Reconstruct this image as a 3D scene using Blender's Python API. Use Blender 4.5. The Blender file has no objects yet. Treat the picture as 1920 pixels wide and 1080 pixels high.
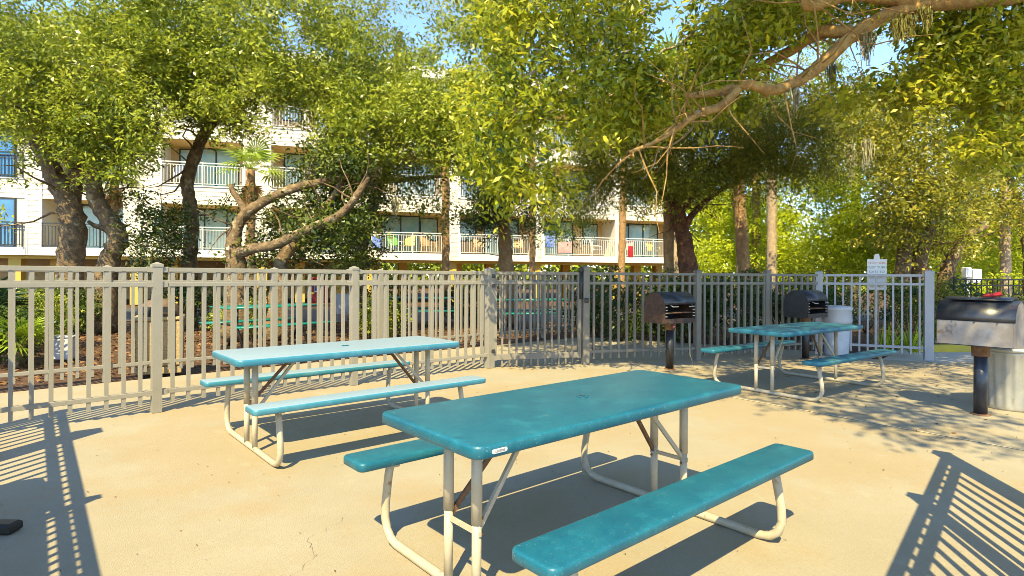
import bpy, bmesh, math, random
import numpy as np
from mathutils import Vector, Matrix

# ------------------------------------------------------------------ camera, sky, sun, exposure
sc = bpy.context.scene
COL = sc.collection
F, Y0, CH, RO = 1089.0, 518.3, 1.336, 0.005      # focal length in photo pixels, horizon row, eye height, roll
cd = bpy.data.cameras.new('camera')
cam = bpy.data.objects.new('camera', cd); COL.objects.link(cam)
cd.sensor_width = 36.0; cd.lens = F / 1920 * 36.0
cd.shift_y = -(540 - Y0) / 1920
cd.clip_start = 0.05; cd.clip_end = 900
cam.location = (0, 0, CH)
cam.rotation_euler = (Matrix.Rotation(math.radians(90), 4, 'X') @ Matrix.Rotation(RO, 4, 'Z')).to_euler()
sc.camera = cam

SUN_EL, SUN_AZ = math.radians(50), math.radians(11.5)    # light travels towards +Y, a little to +X
w = bpy.data.worlds.new('World'); sc.world = w; w.use_nodes = True
nt = w.node_tree; nt.nodes.clear()
sky = nt.nodes.new('ShaderNodeTexSky'); sky.sky_type = 'NISHITA'; sky.sun_disc = False
sky.sun_elevation = SUN_EL; sky.sun_rotation = math.pi + SUN_AZ
sky.altitude = 0; sky.air_density = 1.0; sky.dust_density = 0.0; sky.ozone_density = 4.5
bg = nt.nodes.new('ShaderNodeBackground'); bg.inputs[1].default_value = 0.14
ow = nt.nodes.new('ShaderNodeOutputWorld')
nt.links.new(sky.outputs[0], bg.inputs[0]); nt.links.new(bg.outputs[0], ow.inputs[0])
sl = bpy.data.lights.new('sun', 'SUN'); sl.energy = 3.8; sl.angle = math.radians(0.5); sl.color = (1.0, 0.83, 0.43)
so = bpy.data.objects.new('sun', sl); COL.objects.link(so)
sdir = Vector((math.sin(SUN_AZ) * math.cos(SUN_EL), math.cos(SUN_AZ) * math.cos(SUN_EL), -math.sin(SUN_EL)))
so.rotation_euler = sdir.to_track_quat('-Z', 'Y').to_euler()
vs = sc.view_settings
sc.display_settings.display_device = 'sRGB'
vs.view_transform = 'Standard'; vs.look = 'None'; vs.exposure = 1.6; vs.gamma = 1.0; vs.use_curve_mapping = False
sc.render.engine = 'CYCLES'
sc.cycles.filter_width = 0.85; sc.cycles.max_bounces = 8; sc.cycles.transparent_max_bounces = 6

random.seed(7); RNG = np.random.default_rng(11)

# ------------------------------------------------------------------ helpers
def at(px, py, d):
    """world point at distance d (along the view axis) seen at photo pixel px,py"""
    u = px - 960 + RO * (py - Y0); v = py - Y0 - RO * (px - 960)
    return Vector((u / F * d, d, CH - v / F * d))

def link(o, parent=None):
    COL.objects.link(o)
    if parent is not None: o.parent = parent
    return o

def tag(o, label=None, cat=None, group=None, kind=None):
    if label: o['label'] = label
    if cat: o['category'] = cat
    if group: o['group'] = group
    if kind: o['kind'] = kind
    return o

def empty(name, loc=(0, 0, 0), rz=0.0, label=None, cat=None, group=None):
    o = bpy.data.objects.new(name, None); o.empty_display_size = 0.2
    o.location = loc; o.rotation_euler = (0, 0, rz)
    link(o); return tag(o, label, cat, group)

class MB:
    def __init__(s): s.v = []; s.f = []; s.sm = []
    def add(s, vs_, fs, smooth=False):
        b = len(s.v); s.v += [tuple(p) for p in vs_]
        for q in fs: s.f.append(tuple(i + b for i in q)); s.sm.append(smooth)
        return s
    def box(s, c, d, rz=0.0, bev=0.0):
        x, y, z = d[0] / 2, d[1] / 2, d[2] / 2
        co, si = math.cos(rz), math.sin(rz)
        def T(p): return (c[0] + co * p[0] - si * p[1], c[1] + si * p[0] + co * p[1], c[2] + p[2])
        if bev <= 0:
            P = [(-x, -y, -z), (x, -y, -z), (x, y, -z), (-x, y, -z), (-x, -y, z), (x, -y, z), (x, y, z), (-x, y, z)]
            return s.add([T(p) for p in P], [(0, 3, 2, 1), (4, 5, 6, 7), (0, 1, 5, 4), (1, 2, 6, 5), (2, 3, 7, 6), (3, 0, 4, 7)])
        b = bev
        rings = []
        for zz, ins in ((-z, b), (-z + b, 0), (z - b, 0), (z, b)):
            rings.append([(-x + ins, -y + ins, zz), (x - ins, -y + ins, zz), (x - ins, y - ins, zz), (-x + ins, y - ins, zz)])
        P = [T(p) for r in rings for p in r]; Fc = [(3, 2, 1, 0), (12, 13, 14, 15)]
        for k in range(3):
            for i in range(4):
                j = (i + 1) % 4; Fc.append((k * 4 + i, k * 4 + j, k * 4 + 4 + j, k * 4 + 4 + i))
        return s.add(P, Fc)
    def bar(s, a, b, wd, ht=None):
        """rectangular bar from a to b; wd across (horizontal), ht along the other axis"""
        ht = ht or wd; a = Vector(a); b = Vector(b); t = (b - a).normalized()
        up = Vector((0, 0, 1)) if abs(t.z) < 0.95 else Vector((1, 0, 0))
        n = t.cross(up).normalized(); m = n.cross(t)
        P = []
        for p in (a, b):
            for i, j in ((-1, -1), (1, -1), (1, 1), (-1, 1)): P.append(p + n * (i * wd / 2) + m * (j * ht / 2))
        return s.add(P, [(0, 1, 2, 3), (7, 6, 5, 4), (0, 4, 5, 1), (1, 5, 6, 2), (2, 6, 7, 3), (3, 7, 4, 0)])
    def tube(s, pts, r, n=8, caps=True, jitter=0.0):
        pts = [Vector(p) for p in pts]; rs = r if isinstance(r, (list, tuple)) else [r] * len(pts)
        P = []; ref = None
        for i, p in enumerate(pts):
            t = (pts[min(i + 1, len(pts) - 1)] - pts[max(i - 1, 0)]).normalized()
            if ref is None:
                ref = Vector((0, 0, 1)) if abs(t.z) < 0.9 else Vector((1, 0, 0))
                ref = t.cross(ref).normalized()
            else:
                ref = (ref - t * ref.dot(t)).normalized()
            m = t.cross(ref)
            for k in range(n):
                a = 2 * math.pi * k / n; rr = rs[i] * (1 + (random.uniform(-jitter, jitter) if jitter else 0))
                P.append(p + ref * (math.cos(a) * rr) + m * (math.sin(a) * rr))
        Fc = []
        for i in range(len(pts) - 1):
            for k in range(n):
                j = (k + 1) % n; Fc.append((i * n + k, i * n + j, i * n + n + j, i * n + n + k))
        b = len(s.v); s.add(P, Fc, True)
        if caps:
            s.f.append(tuple(b + k for k in reversed(range(n)))); s.sm.append(False)
            e = b + (len(pts) - 1) * n; s.f.append(tuple(e + k for k in range(n))); s.sm.append(False)
        return s
    def lathe(s, prof, n=24, c=(0, 0, 0), rib=None, smooth=True):
        P = []; Fc = []
        for (r, z) in prof:
            for k in range(n):
                a = 2 * math.pi * k / n; rr = r * (rib(a, z) if rib else 1)
                P.append((c[0] + rr * math.cos(a), c[1] + rr * math.sin(a), c[2] + z))
        for i in range(len(prof) - 1):
            for k in range(n):
                j = (k + 1) % n; Fc.append((i * n + k, i * n + j, i * n + n + j, i * n + n + k))
        b = len(s.v); s.add(P, Fc, smooth)
        s.f.append(tuple(b + k for k in reversed(range(n)))); s.sm.append(False)
        e = b + (len(prof) - 1) * n; s.f.append(tuple(e + k for k in range(n))); s.sm.append(False)
        return s
    def slab(s, x0, x1, y0, y1, z0, z1, rc, bev=0.008, seg=5):
        """moulded slab: rounded corners in plan and softened edges"""
        def ring(ins, z):
            R = max(rc - ins, 0.001); out = []
            for (cx, cy, a0) in ((x1 - ins - R, y1 - ins - R, 0), (x0 + ins + R, y1 - ins - R, 90), (x0 + ins + R, y0 + ins + R, 180), (x1 - ins - R, y0 + ins + R, 270)):
                for k in range(seg + 1):
                    a = math.radians(a0 + 90 * k / seg); out.append((cx + R * math.cos(a), cy + R * math.sin(a), z))
            return out
        L = [(bev * .7, z0), (0, z0 + bev * .6), (0.0, z1 - bev * 1.3), (bev * .25, z1 - bev * .55), (bev * .7, z1 - bev * .15), (bev * 1.5, z1)]
        P = []; Fc = []
        for ins, z in L: P += ring(ins, z)
        n = 4 * (seg + 1)
        for i in range(len(L) - 1):
            for k in range(n):
                j = (k + 1) % n; Fc.append((i * n + k, i * n + j, i * n + n + j, i * n + n + k))
        b = len(s.v); s.add(P, Fc, True)
        s.f.append(tuple(b + k for k in reversed(range(n)))); s.sm.append(False)
        e = b + (len(L) - 1) * n; s.f.append(tuple(e + k for k in range(n))); s.sm.append(True)
        return s
    def mesh(s, name, m):
        me = bpy.data.meshes.new(name); me.from_pydata(s.v, [], s.f)
        me.polygons.foreach_set('use_smooth', s.sm)
        if m: me.materials.append(m)
        me.update(); return me
    def build(s, name, m, parent=None, loc=None, kind=None):
        o = bpy.data.objects.new(name, s.mesh(name, m)); link(o, parent)
        if loc is not None: o.location = loc
        if kind: o['kind'] = kind
        return o

def part(name, me, parent, loc=(0, 0, 0), rot=(0, 0, 0), scale=None):
    o = bpy.data.objects.new(name, me); link(o, parent); o.location = loc; o.rotation_euler = rot
    if scale: o.scale = scale
    return o

def copy_tree(o, parent=None):
    c = o.copy(); COL.objects.link(c); c.parent = parent
    for ch in list(o.children): copy_tree(ch, c)
    return c

# ------------------------------------------------------------------ materials
def mat(name, col, rough=0.6, metal=0.0, spec=0.5, var=None, scale=8.0, amt=0.6, bump=0.0, bscale=60.0, detail=6.0, coords='Object', spots=None, dirt=None):
    """Principled material; var = second colour mixed by noise, spots/dirt = (colour, scale, threshold, amount)"""
    m = bpy.data.materials.new(name); m.use_nodes = True; n = m.node_tree.nodes; l = m.node_tree.links
    b = n['Principled BSDF']; b.inputs['Roughness'].default_value = rough; b.inputs['Metallic'].default_value = metal
    b.inputs['Specular IOR Level'].default_value = spec
    tc = n.new('ShaderNodeTexCoord'); src = tc.outputs[coords]
    cur = None
    rgb = n.new('ShaderNodeRGB'); rgb.outputs[0].default_value = (*col, 1); cur = rgb.outputs[0]
    def noise(sc_, det=detail):
        t = n.new('ShaderNodeTexNoise'); t.inputs['Scale'].default_value = sc_; t.inputs['Detail'].default_value = det; t.inputs['Roughness'].default_value = .65
        l.new(src, t.inputs['Vector']); return t.outputs['Fac']
    def layer(fac, lo, hi, c2, a):
        nonlocal cur
        r = n.new('ShaderNodeMapRange'); r.inputs['From Min'].default_value = lo; r.inputs['From Max'].default_value = hi; r.inputs['To Max'].default_value = a
        l.new(fac, r.inputs['Value']); mx = n.new('ShaderNodeMix'); mx.data_type = 'RGBA'
        l.new(r.outputs[0], mx.inputs['Factor']); l.new(cur, mx.inputs[6]); mx.inputs[7].default_value = (*c2, 1); cur = mx.outputs[2]
    if var is not None: layer(noise(scale), .35, .65, var, amt)
    for sp in (spots, dirt):
        if sp:
            for q in (sp if isinstance(sp, list) else [sp]): layer(noise(q[1]), q[2], q[2] + .08, q[0], q[3])
    l.new(cur, b.inputs['Base Color'])
    if bump > 0:
        bp = n.new('ShaderNodeBump'); bp.inputs['Strength'].default_value = min(bump, 1); bp.inputs['Distance'].default_value = .05 if bump >= .8 else .01
        l.new(noise(bscale), bp.inputs['Height']); l.new(bp.outputs[0], b.inputs['Normal'])
    return m

def leaf_mat(name, cols, trans=0.35, rough=0.45, tone=True):
    """leaves: colour differs from leaf to leaf, some light passes through"""
    m = bpy.data.materials.new(name); m.use_nodes = True; n = m.node_tree.nodes; l = m.node_tree.links
    n.clear(); out = n.new('ShaderNodeOutputMaterial')
    geo = n.new('ShaderNodeNewGeometry'); cr = n.new('ShaderNodeValToRGB')
    if tone:
        at_ = n.new('ShaderNodeAttribute'); at_.attribute_name = 'tone'; l.new(at_.outputs['Fac'], cr.inputs[0])
    else: l.new(geo.outputs['Random Per Island'], cr.inputs[0])
    el = cr.color_ramp.elements
    while len(el) < len(cols): el.new(.5)
    for i, c in enumerate(cols): el[i].position = i / max(len(cols) - 1, 1); el[i].color = (*c, 1)
    b = n.new('ShaderNodeBsdfPrincipled'); b.inputs['Roughness'].default_value = rough; b.inputs['Specular IOR Level'].default_value = .45
    l.new(cr.outputs[0], b.inputs['Base Color'])
    t = n.new('ShaderNodeBsdfTranslucent'); l.new(cr.outputs[0], t.inputs['Color'])
    mx = n.new('ShaderNodeMixShader'); mx.inputs[0].default_value = trans
    l.new(b.outputs[0], mx.inputs[1]); l.new(t.outputs[0], mx.inputs[2]); l.new(mx.outputs[0], out.inputs[0])
    return m

M = {}
M['concrete'] = mat('patio_concrete', (0.297, 0.257, 0.178), .85, var=(0.335, 0.297, 0.217), scale=1.3, amt=.8, bump=.5, bscale=160,
                    spots=[((0.312, 0.228, 0.113), .55, .46, .45), ((0.342, 0.311, 0.226), 3.5, .60, .5), ((0.201, 0.152, 0.084), 42., .60, .38), ((0.409, 0.369, 0.278), 60., .60, .5), ((0.312, 0.268, 0.103), 12., .63, .35)], dirt=((0.163, 0.108, 0.045), 6.0, .69, .5))
M['joint'] = mat('joint_filler', (0.528, 0.480, 0.360), .9, var=(0.400, 0.336, 0.224), scale=14)
M['teal'] = mat('teal_plastic', (.005, .088, .150), .36, spec=.5, var=(.010, .124, .182), scale=7, amt=.9, bump=.10, bscale=320,
                spots=[((.018, .17, .235), 9.0, .55, .45), ((.004, .075, .135), 26., .58, .5)], dirt=[((.22, .38, .44), 130., .61, .6), ((.38, .50, .54), 55., .68, .85), ((.007, .07, .125), 2.5, .6, .4), ((.12, .22, .22), 14., .66, .5)])
M['teal_glare'] = mat('glare_teal_plastic', (.022, .17, .26), .35, spec=.7, var=(.045, .21, .30), scale=4, amt=.9, bump=.10, bscale=320,
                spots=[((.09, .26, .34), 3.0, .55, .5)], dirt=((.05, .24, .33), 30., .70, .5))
M['teal_dirty'] = mat('weathered_teal_plastic', (.008, .100, .170), .45, spec=.5, var=(.02, .14, .20), scale=5, amt=.9, bump=.10, bscale=320, spots=[((.08, .19, .20), 2.5, .56, .5)], dirt=((.17, .28, .30), 40., .66, .6))
M['tube'] = mat('beige_powder_coat', (.40, .35, .25), .42, spec=.5, var=(.47, .43, .345), scale=9, amt=.8, dirt=((.21, .10, .03), 17., .62, .75), bump=.08)
M['rust_dark'] = mat('sooty_rust', (.035, .02, .014), .6, var=(.09, .045, .024), scale=14, amt=1, bump=.3, dirt=((.22, .15, .10), 9., .66, .6))
M['rust'] = mat('rusty_steel', (.11, .05, .024), .7, var=(.20, .11, .055), scale=20, amt=.9, bump=.3)
M['dark'] = mat('hole_shade_black', (.012, .012, .014), .6)  # flat dark standing for the shade inside holes
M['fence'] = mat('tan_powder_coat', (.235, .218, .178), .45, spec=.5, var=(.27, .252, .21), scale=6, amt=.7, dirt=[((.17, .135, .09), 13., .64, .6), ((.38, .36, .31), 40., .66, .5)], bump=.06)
M['fence_shade'] = mat('shade_darkened_powder_coat', (.185, .168, .135), .5, spec=.4, var=(.22, .20, .165), scale=6, amt=.7, dirt=((.11, .085, .06), 11., .60, .6), bump=.06)  # same tan paint, darkened in colour for the tree shade over it
M['fence_gray'] = mat('gray_powder_coat', (0.340, 0.340, 0.365), .45, var=(0.399, 0.391, 0.399), scale=7, amt=.7, bump=.04)
M['bronze'] = mat('dark_bronze_metal', (.018, .020, .026), .45, var=(.035, .036, .04), scale=9)
M['black'] = mat('black_metal', (.010, .011, .013), .42, spec=.5, var=(.03, .028, .03), scale=9, amt=.6, bump=.06)
M['grill_navy'] = mat('blackened_hood_steel', (.014, .018, .028), .34, spec=.6, var=(.04, .04, .046), scale=6, amt=.8, dirt=[((.12, .055, .03), 11., .62, .7), ((.10, .10, .10), 45., .62, .6)], bump=.1)
M['grill_back'] = mat('heat_stained_steel', (.24, .20, .17), .42, metal=.45, var=(.36, .33, .31), scale=5, amt=1, dirt=((.16, .09, .05), 8., .62, .7), bump=.06)
M['galv'] = mat('galvanised_steel', (0.416, 0.416, 0.384), .42, metal=.5, var=(0.496, 0.496, 0.464), scale=8, amt=.8, dirt=((0.280, 0.256, 0.160), 9., .62, .5), bump=.08)
M['whiteplastic'] = mat('white_plastic', (0.527, 0.535, 0.561), .5, var=(0.425, 0.425, 0.442), scale=6, amt=.6, dirt=((0.297, 0.272, 0.238), 7., .62, .5))
M['sign'] = mat('sign_white', (.72, .72, .72), .5, var=(.62, .62, .63), scale=5, amt=.5)
M['ink'] = mat('gray_ink', (.16, .16, .18), .6); M['red_ink'] = mat('red_ink', (.55, .05, .04), .6)
M['red'] = mat('red_paint', (.36, .012, .015), .5, var=(.28, .01, .015), scale=6); M['navy'] = mat('blue_paint', (.03, .07, .28), .5)
M['siding'] = mat('cream_siding', (0.634, 0.581, 0.466), .6, var=(0.686, 0.642, 0.537), scale=1.5, amt=.7, bump=.06, bscale=40, dirt=((0.396, 0.326, 0.194), 2.2, .64, .4))
M['trim'] = mat('white_trim', (0.720, 0.693, 0.630), .55, var=(0.666, 0.621, 0.522), scale=2, amt=.6)
M['soffit'] = mat('tan_soffit', (.66, .43, .15), .7, var=(.58, .38, .14), scale=2)
M['recess'] = mat('tan_stucco', (0.594, 0.432, 0.207), .75, var=(0.540, 0.414, 0.243), scale=2, bump=.1)
M['yellow'] = mat('yellow_stucco', (.55, .36, .06), .75, var=(.48, .33, .08), scale=2, bump=.15)
M['rail'] = mat('pale_railing_paint', (.64, .62, .57), .5, var=(.56, .53, .47), scale=4)
M['glass'] = mat('door_glass', (.03, .10, .14), .06, spec=1.0)
M['curtain'] = mat('teal_curtain', (.20, .36, .36), .8, var=(.30, .42, .40), scale=3)
M['aggregate'] = mat('pebble_aggregate', (.52, .40, .20), .85, var=(.30, .20, .10), scale=55, amt=.9, bump=.6, bscale=90)
M['brownlid'] = mat('brown_lid', (.12, .075, .045), .45, var=(.2, .14, .09), scale=5)
M['bark'] = mat('oak_bark', (.26, .175, .085), .9, var=(.10, .062, .035), scale=7, amt=1, bump=1.0, bscale=22, spots=[((.46, .39, .24), 4., .56, .8)], dirt=((.14, .15, .05), 6., .6, .5))
M['bark_orange'] = mat('ochre_bark', (.52, .32, .10), .9, var=(.28, .15, .045), scale=6, amt=1, bump=1.0, bscale=20, spots=[((.42, .32, .14), 4., .58, .7)])
M['bark_red'] = mat('cedar_bark', (.22, .085, .035), .9, var=(.07, .03, .018), scale=8, amt=1, bump=1.0, bscale=26, spots=[((.36, .19, .09), 5., .58, .6)])
M['bark_palm'] = mat('palm_bark', (.42, .255, .115), .9, var=(.26, .15, .07), scale=9, amt=1, bump=.8, bscale=24, spots=[((.52, .38, .22), 6., .58, .6)])
M['bark_pale'] = mat('pale_palm_bark', (.46, .36, .25), .9, var=(.30, .22, .15), scale=9, amt=1, bump=.8, bscale=24)
M['moss'] = mat('spanish_moss', (.36, .34, .19), .95, var=(.46, .42, .24), scale=5)
M['moss_gold'] = mat('golden_moss', (.66, .54, .12), .95, var=(.55, .44, .10), scale=5)
M['mulch'] = mat('leaf_litter_soil', (.075, .036, .018), .95, var=(.14, .07, .03), scale=5, amt=1, bump=1.0, bscale=30, spots=[((.20, .115, .055), 22., .60, .8)], dirt=((.025, .016, .012), 9., .56, .8))  # soil colour lowered to include the shade under the oaks
M['asphalt'] = mat('asphalt', (.055, .055, .06), .9, var=(.08, .08, .085), scale=6, bump=.4, bscale=120)
M['dapplepath'] = mat('path_concrete', (.42, .38, .31), .9, var=(.50, .45, .36), scale=2, bump=.3, bscale=100, dirt=((.2, .14, .08), 6., .62, .5))
M['yellowkerb'] = mat('yellow_kerb_paint', (.58, .42, .03), .7, var=(.4, .3, .06), scale=6)
M['green_metal'] = mat('turquoise_metal', (.0, .235, .20), .38, var=(.01, .17, .15), scale=5, amt=.7)
M['white_chair'] = mat('white_resin', (.72, .72, .70), .5); M['wicker'] = mat('tan_wicker', (.45, .32, .17), .7, var=(.3, .2, .1), scale=30)
M['green_cloth'] = mat('lime_cloth', (.14, .36, .10), .8); M['yellow_cloth'] = mat('golden_cloth', (.52, .37, .10), .8)
M['blue_cloth'] = mat('blue_cloth', (.02, .10, .48), .8, var=(.5, .55, .6), scale=9, amt=.5); M['pink_cloth'] = mat('coral_cloth', (.52, .20, .20), .8, var=(.65, .45, .4), scale=8, amt=.7)
M['fern'] = None
M['leaf_oak'] = leaf_mat('oak_leaves', [(.018, .042, .014), (.13, .185, .02), (.31, .36, .03), (.46, .48, .06), (.66, .64, .28)], .42, .28)  # palest ramp colour stands in for glints on the leaves
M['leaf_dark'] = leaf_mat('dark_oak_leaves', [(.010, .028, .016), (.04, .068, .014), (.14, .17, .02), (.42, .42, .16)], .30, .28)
M['leaf_near'] = leaf_mat('overhang_leaves', [(.008, .07, .06), (.09, .15, .018), (.29, .33, .018), (.48, .48, .025), (.62, .56, .07), (.46, .22, .04)], .50, .30)
M['leaf_cedar'] = leaf_mat('cedar_sprays', [(.04, .075, .012), (.14, .17, .012), (.27, .27, .02), (.50, .38, .06)], .45, .55)
M['leaf_bright'] = leaf_mat('bright_shrub_leaves', [(.12, .19, .012), (.40, .48, .016), (.56, .62, .022), (.66, .67, .06)], .50, .45)
M['leaf_olive'] = leaf_mat('olive_oak_leaves', [(.03, .05, .014), (.13, .15, .014), (.28, .28, .02), (.43, .36, .035), (.58, .49, .16)], .40, .36)
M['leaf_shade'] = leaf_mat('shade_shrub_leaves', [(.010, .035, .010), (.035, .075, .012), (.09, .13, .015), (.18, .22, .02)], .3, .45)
M['frond'] = leaf_mat('palm_fronds', [(.18, .28, .02), (.34, .44, .03)], .35, .45, False)
M['frond_dark'] = leaf_mat('dark_palm_fronds', [(.02, .05, .02), (.05, .09, .03)], .3, .45, False)
M['frond_dead'] = leaf_mat('dead_fronds', [(.36, .19, .05), (.48, .30, .10)], .2, .8, False)
M['litter'] = leaf_mat('fallen_leaves', [(.08, .035, .014), (.18, .085, .03), (.30, .17, .07), (.12, .05, .018)], .1, .8)

# ------------------------------------------------------------------ ground, patio, paths
def sheet(name, pts, z, m, kind='structure', parent=None):
    me = bpy.data.meshes.new(name); me.from_pydata([(p[0], p[1], z) for p in pts], [], [tuple(range(len(pts)))]); me.materials.append(m)
    o = bpy.data.objects.new(name, me); link(o, parent); o['kind'] = kind; return o
sheet('ground', [(-260, -120), (260, -120), (260, 420), (-260, 420)], -0.06, M['mulch'])
UF = Vector((1.519, 1.45, 0)).normalized(); NF = Vector((-UF.y, UF.x, 0))   # along the front fence, and away from the patio
def patio_slab():
    a = [(-7.0, -6), (9, -6), (9, 9.9), (6.9, 9.2), (6.0, 9.6), (5.5, 10.6), (2.6, 12.4), (1.6, 12.9), (-1.6, 10.2), (-5.0, 7.15), (-9.5, 3.1), (-9.5, -6)]
    me = bpy.data.meshes.new('patio'); bm = bmesh.new()
    top = [bm.verts.new((x, y, 0)) for x, y in a]; bot = [bm.verts.new((x, y, -.12)) for x, y in a]
    bm.faces.new(top)
    for i in range(len(a)):
        j = (i + 1) % len(a); bm.faces.new((top[i], bot[i], bot[j], top[j]))
    bm.normal_update(); bm.to_mesh(me); bm.free(); me.materials.append(M['concrete'])
    o = bpy.data.objects.new('patio', me); link(o); o['kind'] = 'structure'; return o
patio = patio_slab()
def crack(pts, wd=.004):
    rr = random.Random(len(pts)); P = []
    for i in range(len(pts) - 1):
        for k in range(7):
            t = k / 7; P.append((pts[i][0] * (1 - t) + pts[i + 1][0] * t + rr.gauss(0, .012), pts[i][1] * (1 - t) + pts[i + 1][1] * t + rr.gauss(0, .012)))
    V = []; Fc = []
    for i, (x, y) in enumerate(P):
        h = wd * rr.uniform(.3, 1); V += [(x - h, y - h * .5, .0035), (x + h, y + h * .5, .0035)]
        if i: Fc.append((2 * i - 2, 2 * i - 1, 2 * i + 1, 2 * i))
    MB().add(V, Fc).build('crack', M['crack'], patio, kind='stuff')
M['crack'] = mat('crack_dirt', (.22, .17, .11), .95)
crack([(-.98, 2.55), (-.93, 2.75), (-1.02, 2.95), (-.90, 3.25)], .0014)
jd = Vector((1.0, -1.27, 0)).normalized()
def joint(a, b, wd):
    a = Vector(a); b = Vector(b); t = (b - a).normalized(); n = Vector((-t.y, t.x)) * wd / 2
    sheet('joint_strip', [a - n, b - n, b + n, a + n], 0.004, M['joint'], parent=patio)
joint((2.2, 6.80), (4.2, 4.26), .022)
sheet('path', [(6.95, 9.15), (9.05, 9.9), (30, 14), (30, 21), (12, 15.5), (8.2, 12.0), (6.2, 9.75)], -0.03, M['dapplepath'])
sheet('road', [(-60, 17.2), (-6, 17.2), (9, 18.5), (40, 22.2), (60, 24), (60, 28), (-60, 21.5)], -0.045, M['asphalt'])

# ------------------------------------------------------------------ fences
def fence_runs(root, runs, m, hgt=1.40, spacing=.138, pw=.032, post=.076, rails=(1.385, 1.24, .195), posts=None, rail_h=.042, pick_lo=.085, skip=0):
    """runs: list of (a, b) 2-D points; each run has rails and pickets, posts stand at the given points"""
    pk = MB().box((0, 0, (hgt - .02 + pick_lo) / 2), (pw, pw, hgt - .02 - pick_lo)).mesh('picket', m)
    for a, b in runs:
        a = Vector((*a, 0)); b = Vector((*b, 0)); t = (b - a); L = t.length; t.normalize(); ang = math.atan2(t.y, t.x)
        for z in rails:
            o = MB().box((0, 0, 0), (L - .03, pw + .014 if z > .5 else pw + .012, rail_h), bev=.003).build('rail', m, root)
            o.location = (a + b) / 2 + Vector((0, 0, z)); o.rotation_euler = (0, 0, ang)
        n = max(1, round(L / spacing))
        for i in range(1, n):
            p = a + t * (L * i / n); part('picket', pk, root, p, (0, random.uniform(-.004, .004), ang))
    for (p, wd, h, ang) in posts or []:
        pb = MB().box((0, 0, h / 2), (wd, wd, h), bev=.004)
        o = pb.build('post', m, root); o.location = (p[0], p[1], 0); o.rotation_euler = (0, 0, ang)
        cp = MB(); k = wd / 2 + .006
        cp.add([(-k, -k, h - .012), (k, -k, h - .012), (k, k, h - .012), (-k, k, h - .012), (-k, -k, h + .012), (k, -k, h + .012), (k, k, h + .012), (-k, k, h + .012), (0, 0, h + .036)],
               [(3, 2, 1, 0), (0, 1, 5, 4), (1, 2, 6, 5), (2, 3, 7, 6), (3, 0, 4, 7), (4, 5, 8), (5, 6, 8), (6, 7, 8), (7, 4, 8)])
        part('post_cap', cp.mesh('post_cap', m), o)
    return root
AF = math.atan2(UF.y, UF.x)
P0, P1, P2 = (-3.445, 5.635), (-1.926, 7.085), (-.328, 8.466)
PC = (-4.62, 4.54)
ff = empty('metal_fence', (0, 0, 0), 0, 'tan picket fence along the patio edge behind the pale picnic table, up to the gate', 'fence')
fence_runs(ff, [(PC, P0), (P0, P1), (P1, P2)], M['fence'], posts=[(PC, .076, 1.42, AF), (P0, .082, 1.425, AF), (P1, .078, 1.42, AF), (P2, .115, 1.43, AF)])
G1 = (1.12, 8.85); R1 = (2.986, 9.349); R2 = (5.39, 10.19); R3 = (6.816, 9.494)
# gate between the hinge post and the latch post
gt = empty('gate', (0, 0, 0), 0, 'closed tan picket gate with a deep bottom bar beside the latch post', 'gate')
ga = Vector((*P2, 0)); gb = Vector((*G1, 0)); gtv = (gb - ga).normalized(); gang = math.atan2(gtv.y, gtv.x)
a_, b_ = ga + gtv * .085, gb - gtv * .10
gl = (b_ - a_).length
for z, h in ((1.385, .042), (1.24, .042), (.155, .085)):
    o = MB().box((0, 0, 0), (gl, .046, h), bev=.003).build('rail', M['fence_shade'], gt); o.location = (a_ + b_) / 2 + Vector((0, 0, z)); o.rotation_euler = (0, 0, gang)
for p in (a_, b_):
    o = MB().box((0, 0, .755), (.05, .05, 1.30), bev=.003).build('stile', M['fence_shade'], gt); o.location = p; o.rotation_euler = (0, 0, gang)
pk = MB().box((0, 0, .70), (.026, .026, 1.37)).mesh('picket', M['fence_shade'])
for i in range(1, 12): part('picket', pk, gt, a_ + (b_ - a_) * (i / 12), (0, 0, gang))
for z in (1.34, 1.20, .25): MB().box((0, 0, 0), (.07, .06, .05), bev=.006).build('hinge', M['black'], gt, loc=a_ - gtv * .03 + Vector((0, -.03, z)))
o = MB().tube([(0, 0, -.2), (0, 0, .22)], .028, 10).lathe([(.035, .20), (.036, .26), (.02, .28)], 10).build('latch', M['bronze'], gt, loc=gb - gtv * .075 + Vector((0, -.03, 1.20)))
MB().box((0, 0, 0), (.06, .07, .07), bev=.008).build('latch_box', M['black'], gt, loc=gb + Vector((.01, -.06, .98)))
rf = empty('metal_fence', (0, 0, 0), 0, 'shaded picket fence between the gate latch post and the black barrel grill', 'fence')
an = math.atan2(R1[1] - G1[1], R1[0] - G1[0]); an2 = math.atan2(R2[1] - R1[1], R2[0] - R1[0])
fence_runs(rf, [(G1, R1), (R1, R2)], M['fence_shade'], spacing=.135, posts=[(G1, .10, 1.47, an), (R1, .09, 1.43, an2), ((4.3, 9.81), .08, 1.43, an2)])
gl_ = empty('fence_section', (0, 0, 0), 0, 'gray picket panel carrying the white notice at the end of the shaded fence', 'fence panel')
an3 = math.atan2(R3[1] - R2[1], R3[0] - R2[0])
fence_runs(gl_, [(R2, R3)], M['fence_gray'], spacing=.124, pw=.028, posts=[(R2, .11, 1.43, an3), (R3, .125, 1.44, an3)])
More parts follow.
